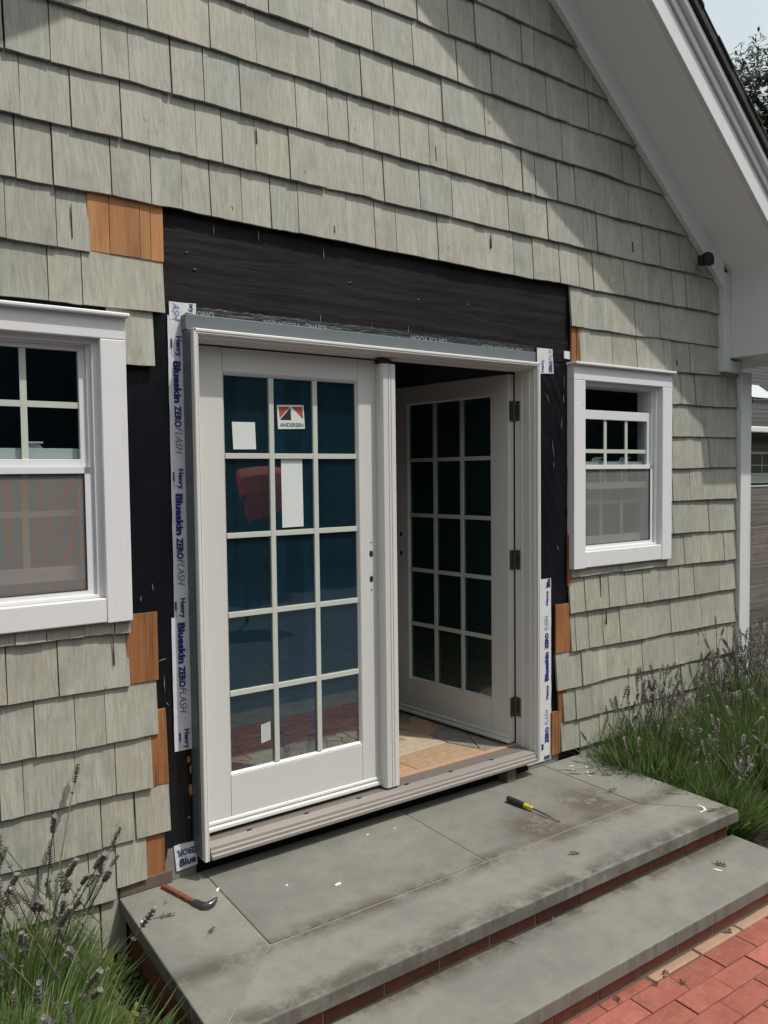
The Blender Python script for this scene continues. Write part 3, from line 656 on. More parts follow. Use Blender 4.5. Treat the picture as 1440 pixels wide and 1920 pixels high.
# windows of the house
def ring(mb, x0, x1, z0, z1, wl, wb, wt, y0, y1, wr=None):
    wr = wl if wr is None else wr
    mb.box(x0, x0 + wl, y0, y1, z0, z1); mb.box(x1 - wr, x1, y0, y1, z0, z1)
    mb.box(x0 + wl, x1 - wr, y0, y1, z0, z0 + wb); mb.box(x0 + wl, x1 - wr, y0, y1, z1 - wt, z1); return mb
def muntins(mb, x0, x1, z0, z1, nc, nr, wd, y0, y1):
    for i in range(1, nc):
        x = x0 + (x1 - x0) * i / nc; mb.box(x - wd / 2, x + wd / 2, y0, y1, z0, z1)
    for j in range(1, nr):
        z = z0 + (z1 - z0) * j / nr
        for i in range(nc):
            a = x0 + (x1 - x0) * i / nc + (wd / 2 if i else 0); b_ = x0 + (x1 - x0) * (i + 1) / nc - (wd / 2 if i < nc - 1 else 0)
            mb.box(a, b_, y0 + .0008, y1 - .0008, z - wd / 2, z + wd / 2)
    return mb
def window(x0, drop, raise_, scr, label):
    x1 = x0 + .845
    wn = bpy.data.objects.new('window', None); COL.objects.link(wn); wn.parent = house; wn.matrix_parent_inverse = Matrix.Translation(-Vector(house.location)); wn['label'] = label
    P = lambda mb, n, m, bv=.0015: mb.build(n, m, wn, bv)
    xi0, xi1 = x0 + .090, x1 - .090
    P(B(x0, xi0, .050, .1035, .950, 1.9595), 'side_casing', 'casing_white', .003); P(B(xi1, x1, .050, .1035, .950, 1.9595), 'side_casing', 'casing_white', .003)
    P(B(x0, x1, .0502, .1035, 1.960, 2.0385), 'head_casing', 'casing_white', .003)
    P(B(xi0 + .0006, xi1 - .0006, .052, .125, .953, 1.040), 'sill_casing', 'casing_white', .004)
    P(B(x0 - .008, x1 + .012, .028, .1035, 2.0385, 2.053), 'drip_cap', 'casing_white', .004)
    f = MB(); ring(f, xi0 - .001, xi1 + .001, 1.041, 1.959, .024, .012, .016, .080, .20); P(f, 'frame', 'casing_white')
    f = MB(); ring(f, xi0 + .023, xi1 - .023, 1.050, 1.944, .014, .010, .008, .098, .20); P(f, 'track', 'vinyl_white')
    gx0, gx1 = xi0 + .037, xi1 - .037
    # upper sash
    zt = 1.936 - drop; zb = 1.500 - drop
    f = MB(); ring(f, gx0, gx1, zb, zt, .024, .036, .018 if not drop else .05, .112, .136); us = P(f, 'upper_sash', 'vinyl_white')
    g0, g1, h0, h1 = gx0 + .024, gx1 - .024, zb + .036, zt - (.018 if not drop else .05)
    P(B(g0, g1, .124, .127, h0, h1), 'glass_pane', 'window_glass', 0)
    P(muntins(MB(), g0, g1, h0, h1, 3, 2, .0215, .1185, .1232), 'muntin_grid', 'muntin_white', 0)
    # lower sash, one track further in
    zb2 = 1.060 + raise_; zt2 = 1.530 + raise_
    f = MB(); ring(f, gx0, gx1, zb2, zt2, .026, .050, .040, .142, .168); P(f, 'lower_sash', 'vinyl_white')
    g0, g1, h0, h1 = gx0 + .026, gx1 - .026, zb2 + .050, zt2 - .040
    P(B(g0, g1, .154, .157, h0, h1), 'glass_pane', 'window_glass', 0)
    P(muntins(MB(), g0, g1, h0, h1, 3, 2, .0215, .1485, .1532), 'muntin_grid', 'muntin_white', 0)
    for q in (.30, .70):                                  # cam locks on the meeting rail
        xc = gx0 + (gx1 - gx0) * q
        lk = MB().prism([(xc - .035, .150, zt2), (xc + .035, .150, zt2), (xc + .028, .150, zt2 + .012), (xc + .008, .150, zt2 + .022), (xc - .02, .150, zt2 + .020)], [(x, .166, z) for x, z in ((xc - .035, zt2), (xc + .035, zt2), (xc + .028, zt2 + .012), (xc + .008, zt2 + .022), (xc - .02, zt2 + .020))])
        lk.box(xc - .03, xc + .035, .138, .150, zt2 + .017, zt2 + .023); P(lk, 'sash_lock', 'vinyl_white', .001)
    # half screen outside
    f = MB(); ring(f, gx0 - .004, gx1 + .004, 1.046, 1.5095, .021, .024, .024, .096, .109); P(f, 'screen_frame', 'vinyl_white', .001)
    P(B(gx0 - .0035, gx0 + .0165, .0953, .0962, 1.486, 1.509), 'corner_key', 'aluminium', 0); P(B(gx1 - .0165, gx1 + .0035, .0953, .0962, 1.486, 1.509), 'corner_key', 'aluminium', 0)
    f = MB(); ring(f, gx0 + .0168, gx1 - .0168, 1.0698, 1.4858, .0022, .0022, .0022, .0948, .104); P(f, 'spline', 'gasket_black', 0)
    P(B(gx0 + .019, gx1 - .019, .1020, .1024, 1.072, 1.4836), 'insect_screen', scr, 0)
    return wn
window(-1.079, 0.0, 0.045, 'insect_screen_moire', 'white sash window with its lower sash raised a little, left of the door')
window(2.110, 0.125, 0.0, 'insect_screen', 'white sash window with its upper sash let down, right of the door')

# corner boards, rake frieze, soffit, fascia, eave box
cbm = MB(); cbm.box(3.676, 3.772, .050, .1035, -.32, 2.10); cbm.build('corner_board', 'trim_white', house, .003)
MB().box(3.7725, 3.795, .0505, .16, -.32, 2.10).build('corner_board', 'trim_white', house, .003)
B(WX0 - .01, WX0 + .1, .05, .1035, -.32, 2.10).build('corner_board', 'trim_white', house, .003)
def slope_board(name, x0, x1, off0, off1, y0, y1, mt, side=1, bev=.003, par=house):
    def P(x, off): return (x if side > 0 else 2 * AX - x, RM * x + RB + off)
    q = [P(x0, off0), P(x1, off0), P(x1, off1), P(x0, off1)]
    return MB().prism([(x, y0, z) for x, z in q], [(x, y1, z) for x, z in q]).build(name, mt, par, bev)
XE = 3.90
for s in (1, -1):
    slope_board('rake_frieze', AX, 3.466, 0.0, .185, .045, .1035, 'soffit_white', s)
    slope_board('rake_bead', AX, 3.45, -.012, .012, .040, .0445, 'soffit_white', s, .001)
    slope_board('soffit', AX, XE, .155, .185, -.292, .06, 'soffit_white', s, 0)
    slope_board('soffit_trim', AX, XE, .142, .1545, -.300, -.262, 'soffit_white', s, 0)
    slope_board('fascia', AX, XE, .140, .315, -.322, -.2925, 'trim_white', s)
    slope_board('crown_moulding', AX, XE, .285, .340, -.337, -.3225, 'trim_white', s, .006)
    slope_board('crown_moulding', AX, XE, .3405, .405, -.362, -.3225, 'trim_white', s, .014)
    slope_board('roof_edge', AX, XE + .05, .4055, .462, -.378, -.30, 'roof_edge', s, .004)
    rf = slope_board('roof', AX, XE + .05, .4058, .455, -.2995, 6.0, 'asphalt_shingle', s, 0)
    # butt ends of the roof shingles stepping down the rake
    for i in range(22):
        xa = AX + .02 + i * .135
        slope_board('roof_shingle', xa, xa + .14, .4625, .470 + .004 * (i % 3), -.382 - .004 * (i % 2), -.26, 'roof_edge', s, 0)
for s in (1, -1):
    mx = lambda a, b_: (a, b_) if s > 0 else (2 * AX - b_, 2 * AX - a)
    x0, x1 = mx(3.463, 3.54); B(x0, x1, .042, .1035, 2.088, 2.70).build('frieze_board', 'trim_white', house, .003)
    x0, x1 = mx(3.5405, 3.66); B(x0, x1, .0424, .1035, 2.088, 2.16).build('frieze_board', 'trim_white', house, .003)
    ex = [(3.541, 2.175), (4.12, 2.175), (4.12, RM * 4.12 + RB + .16), (3.541, RM * 3.541 + RB + .16)]
    if s < 0: ex = [(2 * AX - x, z) for x, z in ex]
    MB().prism([(x, -.270, z) for x, z in ex], [(x, 5.0, z) for x, z in ex]).build('eave_box', 'trim_white', house, .003)
    x0, x1 = mx(3.70, 4.08); B(x0, x1, -.245, -.225, 2.171, 2.1748).build('soffit_slot', 'gasket_black', house)
# room behind the wall
B(WX0, WX0 + .02, .2155, 3.2, -.33, 2.9).build('side_wall', 'siding_sage', house); B(WX1 - .02, WX1, .2155, 3.2, -.33, 2.9).build('side_wall', 'siding_sage', house)
B(WX0 + .021, WX0 + .03, .2155, 3.2, .05, 2.6).build('room_wall', 'navy_wall', house); B(WX1 - .03, WX1 - .021, .2155, 3.2, .05, 2.6).build('room_wall', 'navy_wall', house)
B(WX0, WX1, 3.2, 3.3, -.33, 2.9).build('room_wall', 'navy_wall', house)
B(WX0, WX1, .2155, 3.2, 2.601, 2.65).build('room_ceiling', 'dark_ceiling', house)
lin = MB()
for x0, x1, z0, z1 in ((WX0, -0.99, .05, 2.6), (-.99, -.325, .05, 1.04), (-.99, -.325, 1.965, 2.6), (-.325, -.012, .05, 2.6), (-.012, 1.822, 2.03, 2.6), (1.822, 2.20, .05, 2.6), (2.20, 2.866, .05, 1.04), (2.20, 2.866, 1.965, 2.6), (2.866, WX1, .05, 2.6)):
    lin.box(x0, x1, .2155, .228, z0, z1)
lin.build('room_wall', 'navy_wall', house)
dc = B(1.58, 1.80, 3.16, 3.199, .05, 2.35); dc.box(2.30, 2.47, 3.16, 3.199, .05, 2.35); dc.box(1.80, 2.30, 3.16, 3.199, 2.2, 2.35); dc.build('inner_door_casing', 'navy_trim', house)
# flagstone floor: irregular pieces with recessed joints
B(WX0 + .02, WX1 - .02, .2155, 3.2, -.02, .044).build('floor_slab', 'mortar', house)
B(-.01, 1.82, .1640, .2150, -.01, .044).build('floor_slab', 'mortar', house)
fl_pts = [(random.uniform(-.3, 2.3), random.uniform(.15, 2.6)) for _ in range(330)]
for _ in range(2):
    np_ = []
    for i, p in enumerate(fl_pts):
        q = [o_ for o_ in fl_pts if o_ is not p and (o_[0] - p[0]) ** 2 + (o_[1] - p[1]) ** 2 < .085 ** 2]
        np_.append((p[0] + random.uniform(.05, .12), p[1] + random.uniform(.05, .12)) if q else p)
    fl_pts = np_
for i, p in enumerate(fl_pts):
    poly = [(-.4, .166), (2.4, .166), (2.4, 2.7), (-.4, 2.7)]
    for j, q in enumerate(fl_pts):
        if i == j: continue
        a, b_ = q[0] - p[0], q[1] - p[1]; ln = math.hypot(a, b_)
        if ln < 1e-6: continue
        c = (a * (p[0] + q[0]) + b_ * (p[1] + q[1])) / 2 - .0035 * ln
        poly = clip_poly(poly, a, b_, c)
        if len(poly) < 3: break
    if len(poly) >= 3:
        MB().prism([(x, y, .050 + (i % 3) * .0006) for x, y in poly], [(x, y, .040) for x, y in poly]).build('flagstone', 'flagstone', house, .002, seg=1)

# ------------------------------------------------------------------ the new double door
door = thing('french_door', (.905, .05, 0), 'new white double door with its right leaf swung open, standing proud of the wall', 'door')
D = lambda mb, n, m, bv=.0015: mb.build(n, m, door, bv)
# outer frame (grey) and white cladding
D(B(-.008, .0005, .030, .148, .004, 2.020), 'outer_frame', 'frame_grey'); D(B(1.8095, 1.818, .030, .148, .004, 2.020), 'outer_frame', 'frame_grey')
D(B(-.012, 1.822, .046, .148, 2.0205, 2.078), 'head_flashing', 'head_grey', .002)
def jamb(s):
    x = (lambda v: v) if s < 0 else (lambda v: 1.81 - v)
    pr = [(0, .002), (.003, 0), (.0105, 0), (.0125, .004), (.0145, .004), (.016, .0015), (.0195, .003), (.021, .018), (.0265, .020), (.028, .046), (.0335, .048), (.0345, .095), (.0385, .097), (.0385, .1035), (.034, .1045), (.034, .150), (0, .150)]
    z0 = [-.002 if y < .03 else .052 for _, y in pr]
    return D(MB().prism([(x(a), y, -.002) for a, y in pr], [(x(a), y, 2.0195) for a, y in pr]), 'jamb', 'jamb_white', .0008)
jamb(-1); jamb(1)
hp = [(2.020, .002), (2.017, 0), (2.0095, 0), (2.0075, .004), (2.0055, .004), (2.004, .0015), (2.0005, .003), (1.999, .018), (1.9935, .020), (1.992, .046), (1.9865, .048), (1.9855, .095), (1.981, .097), (1.981, .1035), (1.986, .1045), (1.986, .150), (2.020, .150)]
D(MB().prism([(.0005, y, z) for z, y in hp], [(1.8095, y, z) for z, y in hp]), 'head_jamb', 'jamb_white', .0008)
spf = [(.002, -.003), (.0, .0), (.0, .0115), (.003, .014), (.010, .0145), (.010, .0245), (.0125, .0275), (.0175, .029), (.0195, .040), (.0215, .043), (.062, .0475), (.062, -.003)]
D(MB().prism([(.029, y, z) for y, z in spf], [(1.781, y, z) for y, z in spf]), 'sill', 'sill_taupe', .0008)
D(B(.029, 1.781, .0625, .135, -.003, .0490), 'saddle', 'sill_dark', .001)
D(B(.036, 1.774, .1355, .1635, .000, .0535), 'inner_sill', 'sill_wood', .002)
for k in range(6):
    D(B(.20 + .262 * k, .222 + .262 * k, .0560, .0650, .044, .0497), 'weep_slot', 'gasket_black', 0)
D(B(.30, 1.60, .105, .149, -.079, -.004), 'shim_block', 'soil', 0)
D(B(1.60, 1.66, .030, .10, -.0795, -.0035), 'shim_block', 'mortar_dark', .002)
WL = .868
def leaf(label, sticker):
    """door leaf in its own space: hinge pin at the origin, free edge towards +x (or -x after turning), outer face at y = -.045"""
    lf = bpy.data.objects.new('door_leaf', None); COL.objects.link(lf); lf.parent = door; lf['label'] = label
    return lf
def leaf_parts(lf, sx):
    X = lambda v: v * sx
    def bx(x0, x1, y0, y1, z0, z1): a, b_ = sorted((X(x0), X(x1))); return B(a, b_, y0, y1, z0, z1)
    P = lambda mb, n, m, bv=.0015: mb.build(n, m, lf, bv)
    yf, yb = -.045, 0.0
    zb, zt, g0, g1, h0, h1 = .062, 1.974, .118, .750, .268, 1.880
    P(bx(.003, g0, yf, yb, zb, zt), 'stile', 'door_white', .002); P(bx(g1, WL - .003, yf, yb, zb, zt), 'stile', 'door_white', .002)
    P(bx(g0 + .0012, g1 - .0012, yf, yb, h1, zt), 'top_rail', 'door_white', .0015); P(bx(g0 + .0012, g1 - .0012, yf, yb, zb, h0), 'bottom_rail', 'door_white', .0015)
    st = MB()                                                      # glazing stop, sloped towards the pane
    for (a, b_, c, d) in ((g0, h0, g1, h0), (g0, h1, g1, h1)):
        s = 1 if b_ == h0 else -1
        q = [(yf + .004, 0), (yf + .002, .004), (yf + .013, .012), (yf + .016, .012), (yf + .016, 0)]
        st.prism([(X(a), y, b_ + s * t_) for y, t_ in q], [(X(c), y, b_ + s * t_) for y, t_ in q])
    for xa, s in ((g0, 1), (g1, -1)):
        q = [(yf + .004, 0), (yf + .002, .003), (yf + .013, .009), (yf + .016, .009), (yf + .016, 0)]
        st.prism([(X(xa + s * t_), y, h0) for y, t_ in q], [(X(xa + s * t_), y, h1) for y, t_ in q])
    P(st, 'glazing_stop', 'door_white', 0)
    P(bx(g0, g1, yf + .0165, yf + .0195, h0, h1), 'glass_pane', 'door_glass', 0)
    a, b_ = sorted((X(g0 + .009), X(g1 - .009)))
    P(muntins(MB(), a, b_, h0 + .012, h1 - .012, 3, 5, .0215, yf + .0065, yf + .0160), 'muntin_grid', 'muntin_white', .001)
    P(muntins(MB(), a, b_, h0 + .012, h1 - .012, 3, 5, .0215, yf + .0212, yf + .032), 'muntin_grid', 'muntin_white', 0)
    P(bx(g0 + .001, g1 - .001, yf + .0197, yf + .0200, h0, h1), 'haze_film', 'blue_haze' if sx > 0 else 'clear_haze', 0)  # assumed sheet that carries the painted haze of the pane
    if sx > 0:
        for xa, xb in ((.334, .396), (.477, .527)): P(bx(xa, xb, yf + .0203, yf + .0206, h0, h1), 'haze_film', 'blue_haze_lap', 0)
    dp = [(yf + .001, .104), (yf - .006, .100), (yf - .008, .092), (yf - .004, .089), (yf - .004, .085), (yf - .013, .079), (yf - .014, .068), (yf - .008, .064), (yf + .001, .064)]
    P(MB().prism([(X(.006), y, z) for y, z in dp], [(X(WL - .006), y, z) for y, z in dp]), 'drip_moulding', 'door_white', .0006)
    P(bx(.0032, .0045, yf + .008, yf + .018, zb + .002, zt - .002), 'weatherstrip', 'weatherstrip', 0)
    return X, yf
lA = leaf('closed left leaf of the double door', True); lA.location = Vector((.0355, .145, 0)) - Vector(door.location)
XA, yf = leaf_parts(lA, 1)
lB = leaf('right leaf of the double door swung far inward', False); lB.location = Vector((1.7725, .152, 0)) - Vector(door.location); lB.rotation_euler = (0, 0, -R(82.5))
leaf_parts(lB, -1)
def bore(lf, sx):
    for z, a, b_ in ((1.168, .0035, .0035), (1.117, .0095, .0145), (1.004, .0095, .0145), (.955, .0035, .0035)):
        x = sx * .808; pts = [(x + a * math.copysign(abs(math.cos(t_)) ** .75, math.cos(t_)), z + b_ * math.copysign(abs(math.sin(t_)) ** .75, math.sin(t_))) for t_ in [i * math.pi / 8 for i in range(16)]]
        MB().prism([(p, -.0453, q) for p, q in pts], [(p, -.044, q) for p, q in pts]).build('bore_hole', 'gasket_black', lf)
bore(lA, 1); bore(lB, -1)
# astragal on the free edge of the closed leaf (leaf space: x - .0355, y - .145)
ap = [(.878, .0995), (.878, .064), (.884, .055), (.8865, .052), (.907, .0495), (.9085, .053), (.9125, .053), (.914, .0495), (.921, .0495), (.9225, .053), (.9265, .053), (.928, .0495), (.950, .052), (.957, .060), (.957, .0995)]
MB().prism([(x - .0355, y - .145, .058) for x, y in ap], [(x - .0355, y - .145, 1.957) for x, y in ap]).build('astragal', 'door_white', lA, .0006)
B(.874 - .0355, .936 - .0355, .058 - .145, .098 - .145, 1.9585, 1.979).build('astragal_cap', 'gasket_black', lA, .002)
# labels stuck to the glass of the closed leaf; pane front face at y = yf + .0165
gx = .0355; ys = -.0287
def sticker(poly, mt, name='sticker', y=ys, lab=None):
    o = MB().prism([(x - gx, y, z) for x, z in poly], [(x - gx, y + .0003, z) for x, z in poly]).build(name, mt, lA)
    if lab: o['label'] = lab
    return o
sticker([(.197, 1.686), (.297, 1.687), (.300, 1.578), (.201, 1.577)], 'paper_label', 'paper_note', lab='blank square paper note on the top left pane')
sticker([(.412, 1.550), (.511, 1.551), (.513, 1.255), (.413, 1.254)], 'paper_label', 'paper_note', lab='tall blank paper note on a middle pane')
sk = bpy.data.objects.new('sticker', None); COL.objects.link(sk); bpy.data.objects.remove(sk)
sticker([(.397, 1.761), (.522, 1.765), (.527, 1.666), (.401, 1.662)], 'paper_label', lab='maker sticker with a red and dark mountain emblem')
ye = ys - .0004
sticker([(.405, 1.754), (.458, 1.756), (.409, 1.706)], 'ink_red', 'emblem', ye); sticker([(.464, 1.756), (.516, 1.758), (.519, 1.706)], 'ink_red', 'emblem', ye)
sticker([(.4605, 1.754), (.4625, 1.700), (.410, 1.700)], 'ink_black', 'emblem', ye)
text_mesh('lettering', 'ANDERSEN', 'ink_black', .03, (.410 - gx, ye, 1.672), (1, 0, .012), (0, 0, 1), lA, length=.110, bold=.0006, height=.0165)
sticker([(.299, .449), (.341, .457), (.341, .376), (.299, .368)], 'paper_label', lab='small printed certificate label on a lower pane')
for k in range(9):
    z = .440 - k * .0078; sticker([(.303, z), (.338, z + .0065), (.338, z + .0042), (.303, z - .0023)], 'ink_grey', 'print_line', ye)
sticker([(.299, .449), (.341, .457), (.341, .4525), (.299, .4445)], 'ink_black', 'print_line', ye - .0001)
sticker([(.366, .460), (.3745, .462), (.3745, .372), (.366, .370)], 'paper_label', y=ys + .004, lab='edge of a label behind the muntin')
# hinges of the open leaf
for zc in (1.787, 1.022, .252):
    h = bpy.data.objects.new('hinge', None); COL.objects.link(h); h.parent = door; h.matrix_parent_inverse = Matrix.Translation(-Vector(door.location))
    B(1.7715, 1.7740, .112, .148, zc - .05, zc + .05).build('hinge_plate', 'hinge_metal', h, .006)
    q = MB().box(0.0, .0022, -.036, -.002, zc - .05, zc + .05); th = -R(82.5)
    q.v = [(1.7725 - .003 + (a * math.cos(th) - b_ * math.sin(th)), .150 + (a * math.sin(th) + b_ * math.cos(th)), c) for a, b_, c in q.v]
    q.build('hinge_plate', 'hinge_metal', h)
    for k in range(5):
        kn = MB().lathe([(.0062, zc - .05 + k * .02 + .0006), (.0062, zc - .05 + k * .02 + .0194)], 'Z', 12); kn.v = [(a + 1.7685, b_ + .1460, c) for a, b_, c in kn.v]; kn.build('hinge_knuckle', 'hinge_metal', h)
    for dz in (-.035, .035):
        for dy in (.122, .136):
            s_ = MB().lathe([(.0035, -.0006), (.0035, 0.0006)], 'X', 8); s_.v = [(a + 1.7712, b_ + dy, c + zc + dz) for a, b_, c in s_.v]; s_.build('screw_head', 'steel', h)

# ------------------------------------------------------------------ stone steps
steps = thing('stone_steps', (.96, -.5, -.33), 'two wide bluestone slab steps on brick risers below the door', 'steps')
S = lambda mb, n, m, bv=.004: mb.build(n, m, steps, bv)
def slab(poly, z0, z1, n='stone_slab', bv=.005):
    return S(MB().prism([(x, y, z1) for x, y in poly], [(x, y, z0) for x, y in poly]), n, 'bluestone', bv)
ZL = -.080; g = .0042
slab([(-.302, .098), (.02 - g, .098), (.02 - g, -.50 - g * .4), (-.302, -.823 + .004)], -.134, ZL)
slab([(.02 + g, .098), (.977 - g, .098), (.977 - g, -.50 + g), (.02 + g, -.50 + g)], -.134, ZL + .0010)
slab([(.977 + g, .098), (1.921 - g, .098), (1.921 - g, -.50 + g), (.977 + g, -.50 + g)], -.134, ZL - .0008)
slab([(1.921 + g, .098), (2.232, .098), (2.232, -.823 + .002), (1.921 + g, -.50 - g * .4)], -.134, ZL)
slab([(.02, -.50 - g), (1.921, -.50 - g), (2.232 - .004, -.823), (-.302 + .005, -.823)], -.134, ZL + .0005)
S(B(-.27, 2.20, -.79, .10, -.142, -.0845), 'mortar_bed', 'mortar', 0)
S(B(-.300, -.10, .080, .103, -.0795, -.030), 'mortar_bed', 'mortar_dark', .004)
ZT = -.203
slab([(-.302, -.792), (2.226, -.792), (2.226, -1.115), (-.302, -1.115)], -.258, ZT)
def riser(xs, y, z0, z1, mt, depth=.05):
    for a, b_ in zip(xs, xs[1:]):
        S(B(a + .0045, b_ - .0045, y + random.uniform(-.0015, .0015), y + depth, z0, z1), 'brick', mt, .003)
us = [-.268] + [.056 + .2266 * k for k in range(-1, 10)] + [2.195]
us = [us[0]] + [u for u in us[1:-1] if us[0] + .05 < u < 2.15] + [us[-1]]
riser(us, -.790, -.198, -.140, 'riser_brick')
S(B(-.27, 2.197, -.7855, -.74, -.330, -.1425), 'mortar_core', 'mortar', 0)
ls = [-.268] + [.961 + .2205 * k for k in range(-5, 6)] + [2.195]
riser(ls, -1.085, -.322, -.262, 'riser_brick_dusty')
S(B(-.27, 2.197, -1.0815, -1.03, -.335, -.2595), 'mortar_core', 'mortar', 0)
def side(x, sgn):
    ysd = [-.786, -.60, -.385, -.165, .06]
    for k, (z0, z1) in enumerate(((-.198, -.140), (-.265, -.207), (-.330, -.272))):
        o_ = .1 * (k % 2)
        yy = [-.7855] + [v + o_ for v in ysd[1:-1]] + [.095]
        for a, b_ in zip(yy, yy[1:]):
            q = sorted((x, x + sgn * .05)); S(B(q[0], q[1], a + .0045, b_ - .0045, z0, z1), 'brick', 'riser_brick', .003)
    q = sorted((x + sgn * .004, x + sgn * .06)); S(B(q[0], q[1], -.784, .097, -.36, -.1425), 'mortar_core', 'mortar', 0)
side(-.270, 1); side(2.199, -1)

# ------------------------------------------------------------------ brick paving
pave = thing('paving', (1, -1.6, -.33), None, None); pave['kind'] = 'structure'; pave['label'] = 'red brick paving in running bond below the steps'
B(-1.6, 2.7, -2.16, -1.02, -.42, -.3365).build('paving_bed', 'joint_dark', pave)
for a, b_ in ((.2, .95), (.955, 1.20), (1.215, 1.48), (1.49, 1.75), (1.76, 2.1)):
    B(a, b_, -1.127 + random.uniform(0, .004), -1.084, -.345, -.331 + random.uniform(-.002, .002)).build('mortar_strip', 'mortar_sand' if a > .96 else 'paving_brick', pave, .006)
field = MB(); rowy = -1.130; phases = (1.063, 1.183, 1.083, 1.190, 1.075, 1.17)
for r_ in range(11):
    y1 = rowy - r_ * .0925; y0 = y1 - .0905; ph = phases[r_ % 6]
    k = math.floor((-1.55 - ph) / .2115)
    while True:
        xa = ph + k * .2115; k += 1
        if xa > 2.45: break
        xa_, xb_ = xa + .001, xa + .2115 - .001
        z = -.330 + random.uniform(-.0025, .0020); tz = random.uniform(-.003, .003)
        q = MB().box(xa_ + random.uniform(0, .002), xb_ - random.uniform(0, .002), y0 + random.uniform(0, .002), y1 - random.uniform(0, .002), z - .05, z)
        q.v = [(a, b_, c + (a - xa - .1) * tz * 5 * .2) if c > z - .01 else (a, b_, c) for a, b_, c in q.v]
        vis = xa > .45 and y0 > -2.0 and (xa - .55) * .55 > (-y1 - 2.02)
        if vis: q.build('brick', 'paving_brick', pave, .003)
        else: field.add(q.v, q.f)
o = field.build('brick_field', 'paving_brick', pave, .004, seg=1); o['kind'] = 'stuff'
pc_ = B(-6, 11, -9.2, -2.5, -.45, -.345).build('added_pool', 'added_pool_cover'); tag(pc_, kind='structure')  # unseen and guessed; added so the door glass reflects blue
B(-6.3, 11.3, -2.495, -2.17, -.45, -.336).build('added_pool_coping', 'bluestone', pave, .01)
bl = B(-3.2, -.275, -2.2, .10, -.45, -.335).build('soil', 'soil'); tag(bl, kind='structure')
bl = B(2.2, 9.0, -1.9, .10, -.45, -.315).build('soil', 'soil'); tag(bl, kind='structure')

# ------------------------------------------------------------------ things lying about
Z0 = -.0795
def at_(o, loc, rz=0.0): o.location = loc; o.rotation_euler = (0, 0, rz); return o
sd = thing('screwdriver', (1.446, -.131, Z0), 'black handled screwdriver with a yellow collar lying on the landing', 'screwdriver')
ang = math.atan2(-.308, .030); sd.rotation_euler = (0, 0, ang)
def prt(mb, n, m, par, bv=0, smooth=False):
    o = mb.build(n, m, None, bv, smooth); o.parent = par; return o
def grooved(prof, n=24, depth=.0016, lobes=6):
    mb = MB(); vs = []
    for r_, h, gk in prof:
        for k in range(n):
            a = 2 * math.pi * k / n; rr = r_ - gk * depth * (0.5 + 0.5 * math.cos(lobes * a)); vs.append((h, rr * math.cos(a), rr * math.sin(a) + .0150))
    m = len(prof); mb.add(vs, [(i * n + k, i * n + (k + 1) % n, (i + 1) * n + (k + 1) % n, (i + 1) * n + k) for i in range(m - 1) for k in range(n)] + [tuple(range(n - 1, -1, -1)), tuple((m - 1) * n + k for k in range(n))]); return mb
prt(grooved([(.009, 0, 0), (.0128, .003, 0), (.0148, .008, .3), (.0150, .02, 1), (.0144, .06, 1), (.0138, .085, 1), (.0126, .102, .5), (.0118, .1035, 0)]), 'handle', 'rubber_grip', sd, 0, True)
prt(grooved([(.0116, .1036, 0), (.0122, .106, .5), (.0112, .118, 1), (.0084, .130, 1), (.0094, .140, .4), (.0074, .150, 0), (.005, .1515, 0)], lobes=6, depth=.002), 'collar', 'yellow_plastic', sd, 0, True)
shf = MB().tube([(.151, 0, .0148), (.300, 0, .0058)], [.0031, .0031], 10); shf.tube([(.300, 0, .0058), (.309, 0, .0052)], [.0031, .0012], 8); prt(shf, 'shaft', 'steel_dark', sd, 0, True)

pb = thing('nail_puller', (-.146, .066, Z0), 'rusty red nail puller with a bent steel claw at the left end of the landing', 'nail puller')
pb.scale = (.95, .88, .9); pb.rotation_euler = (0, 0, math.atan2(-.180, .052))
hb = MB()                                                            # flat forged bar that swells and bends up into a claw
pth = [(0, 0, .007, .009, .005), (.012, 0, .008, .013, .006), (.03, 0, .009, .0115, .0065), (.055, 0, .009, .0125, .007), (.08, 0, .009, .0105, .0065), (.105, 0, .0095, .0125, .007), (.13, 0, .0095, .0105, .0065), (.155, 0, .0095, .0125, .007), (.18, 0, .0095, .0105, .0065), (.205, 0, .010, .012, .0075)]
def bar(pth):
    mb = MB(); vs = []
    for x, y, z, wy, wz in pth: vs += [(x, y - wy, z - wz), (x, y + wy, z - wz), (x, y + wy * .8, z + wz), (x, y - wy * .8, z + wz)]
    m = len(pth); mb.add(vs, [(i * 4 + k, i * 4 + (k + 1) % 4, (i + 1) * 4 + (k + 1) % 4, (i + 1) * 4 + k) for i in range(m - 1) for k in range(4)] + [(3, 2, 1, 0), tuple((m - 1) * 4 + k for k in range(4))]); return mb
prt(bar(pth), 'handle', 'rust_paint', pb, .002)
hd = MB()
hpts = [(.200, .000, .010), (.235, .001, .011), (.258, .004, .011), (.268, .016, .012), (.269, .036, .014), (.2655, .056, .018), (.260, .070, .022)]
hw = [.0115, .013, .0145, .0140, .0115, .0085, .003]; ht = [.008, .009, .0105, .0105, .009, .006, .002]
vs = []
for i, (x, y, z) in enumerate(hpts):
    p0, p1 = Vector(hpts[max(i - 1, 0)]), Vector(hpts[min(i + 1, 6)]); d = (p1 - p0).normalized(); sd_ = Vector((d.y, -d.x, 0)).normalized()
    for a, c in ((-1, -1), (1, -1), (1, 1), (-1, 1)): q = Vector((x, y, z)) + sd_ * a * hw[i] + Vector((0, 0, c * ht[i])); vs.append(tuple(q))
hd.add(vs, [(i * 4 + k, i * 4 + (k + 1) % 4, (i + 1) * 4 + (k + 1) % 4, (i + 1) * 4 + k) for i in range(6) for k in range(4)] + [(3, 2, 1, 0), (24, 25, 26, 27)])
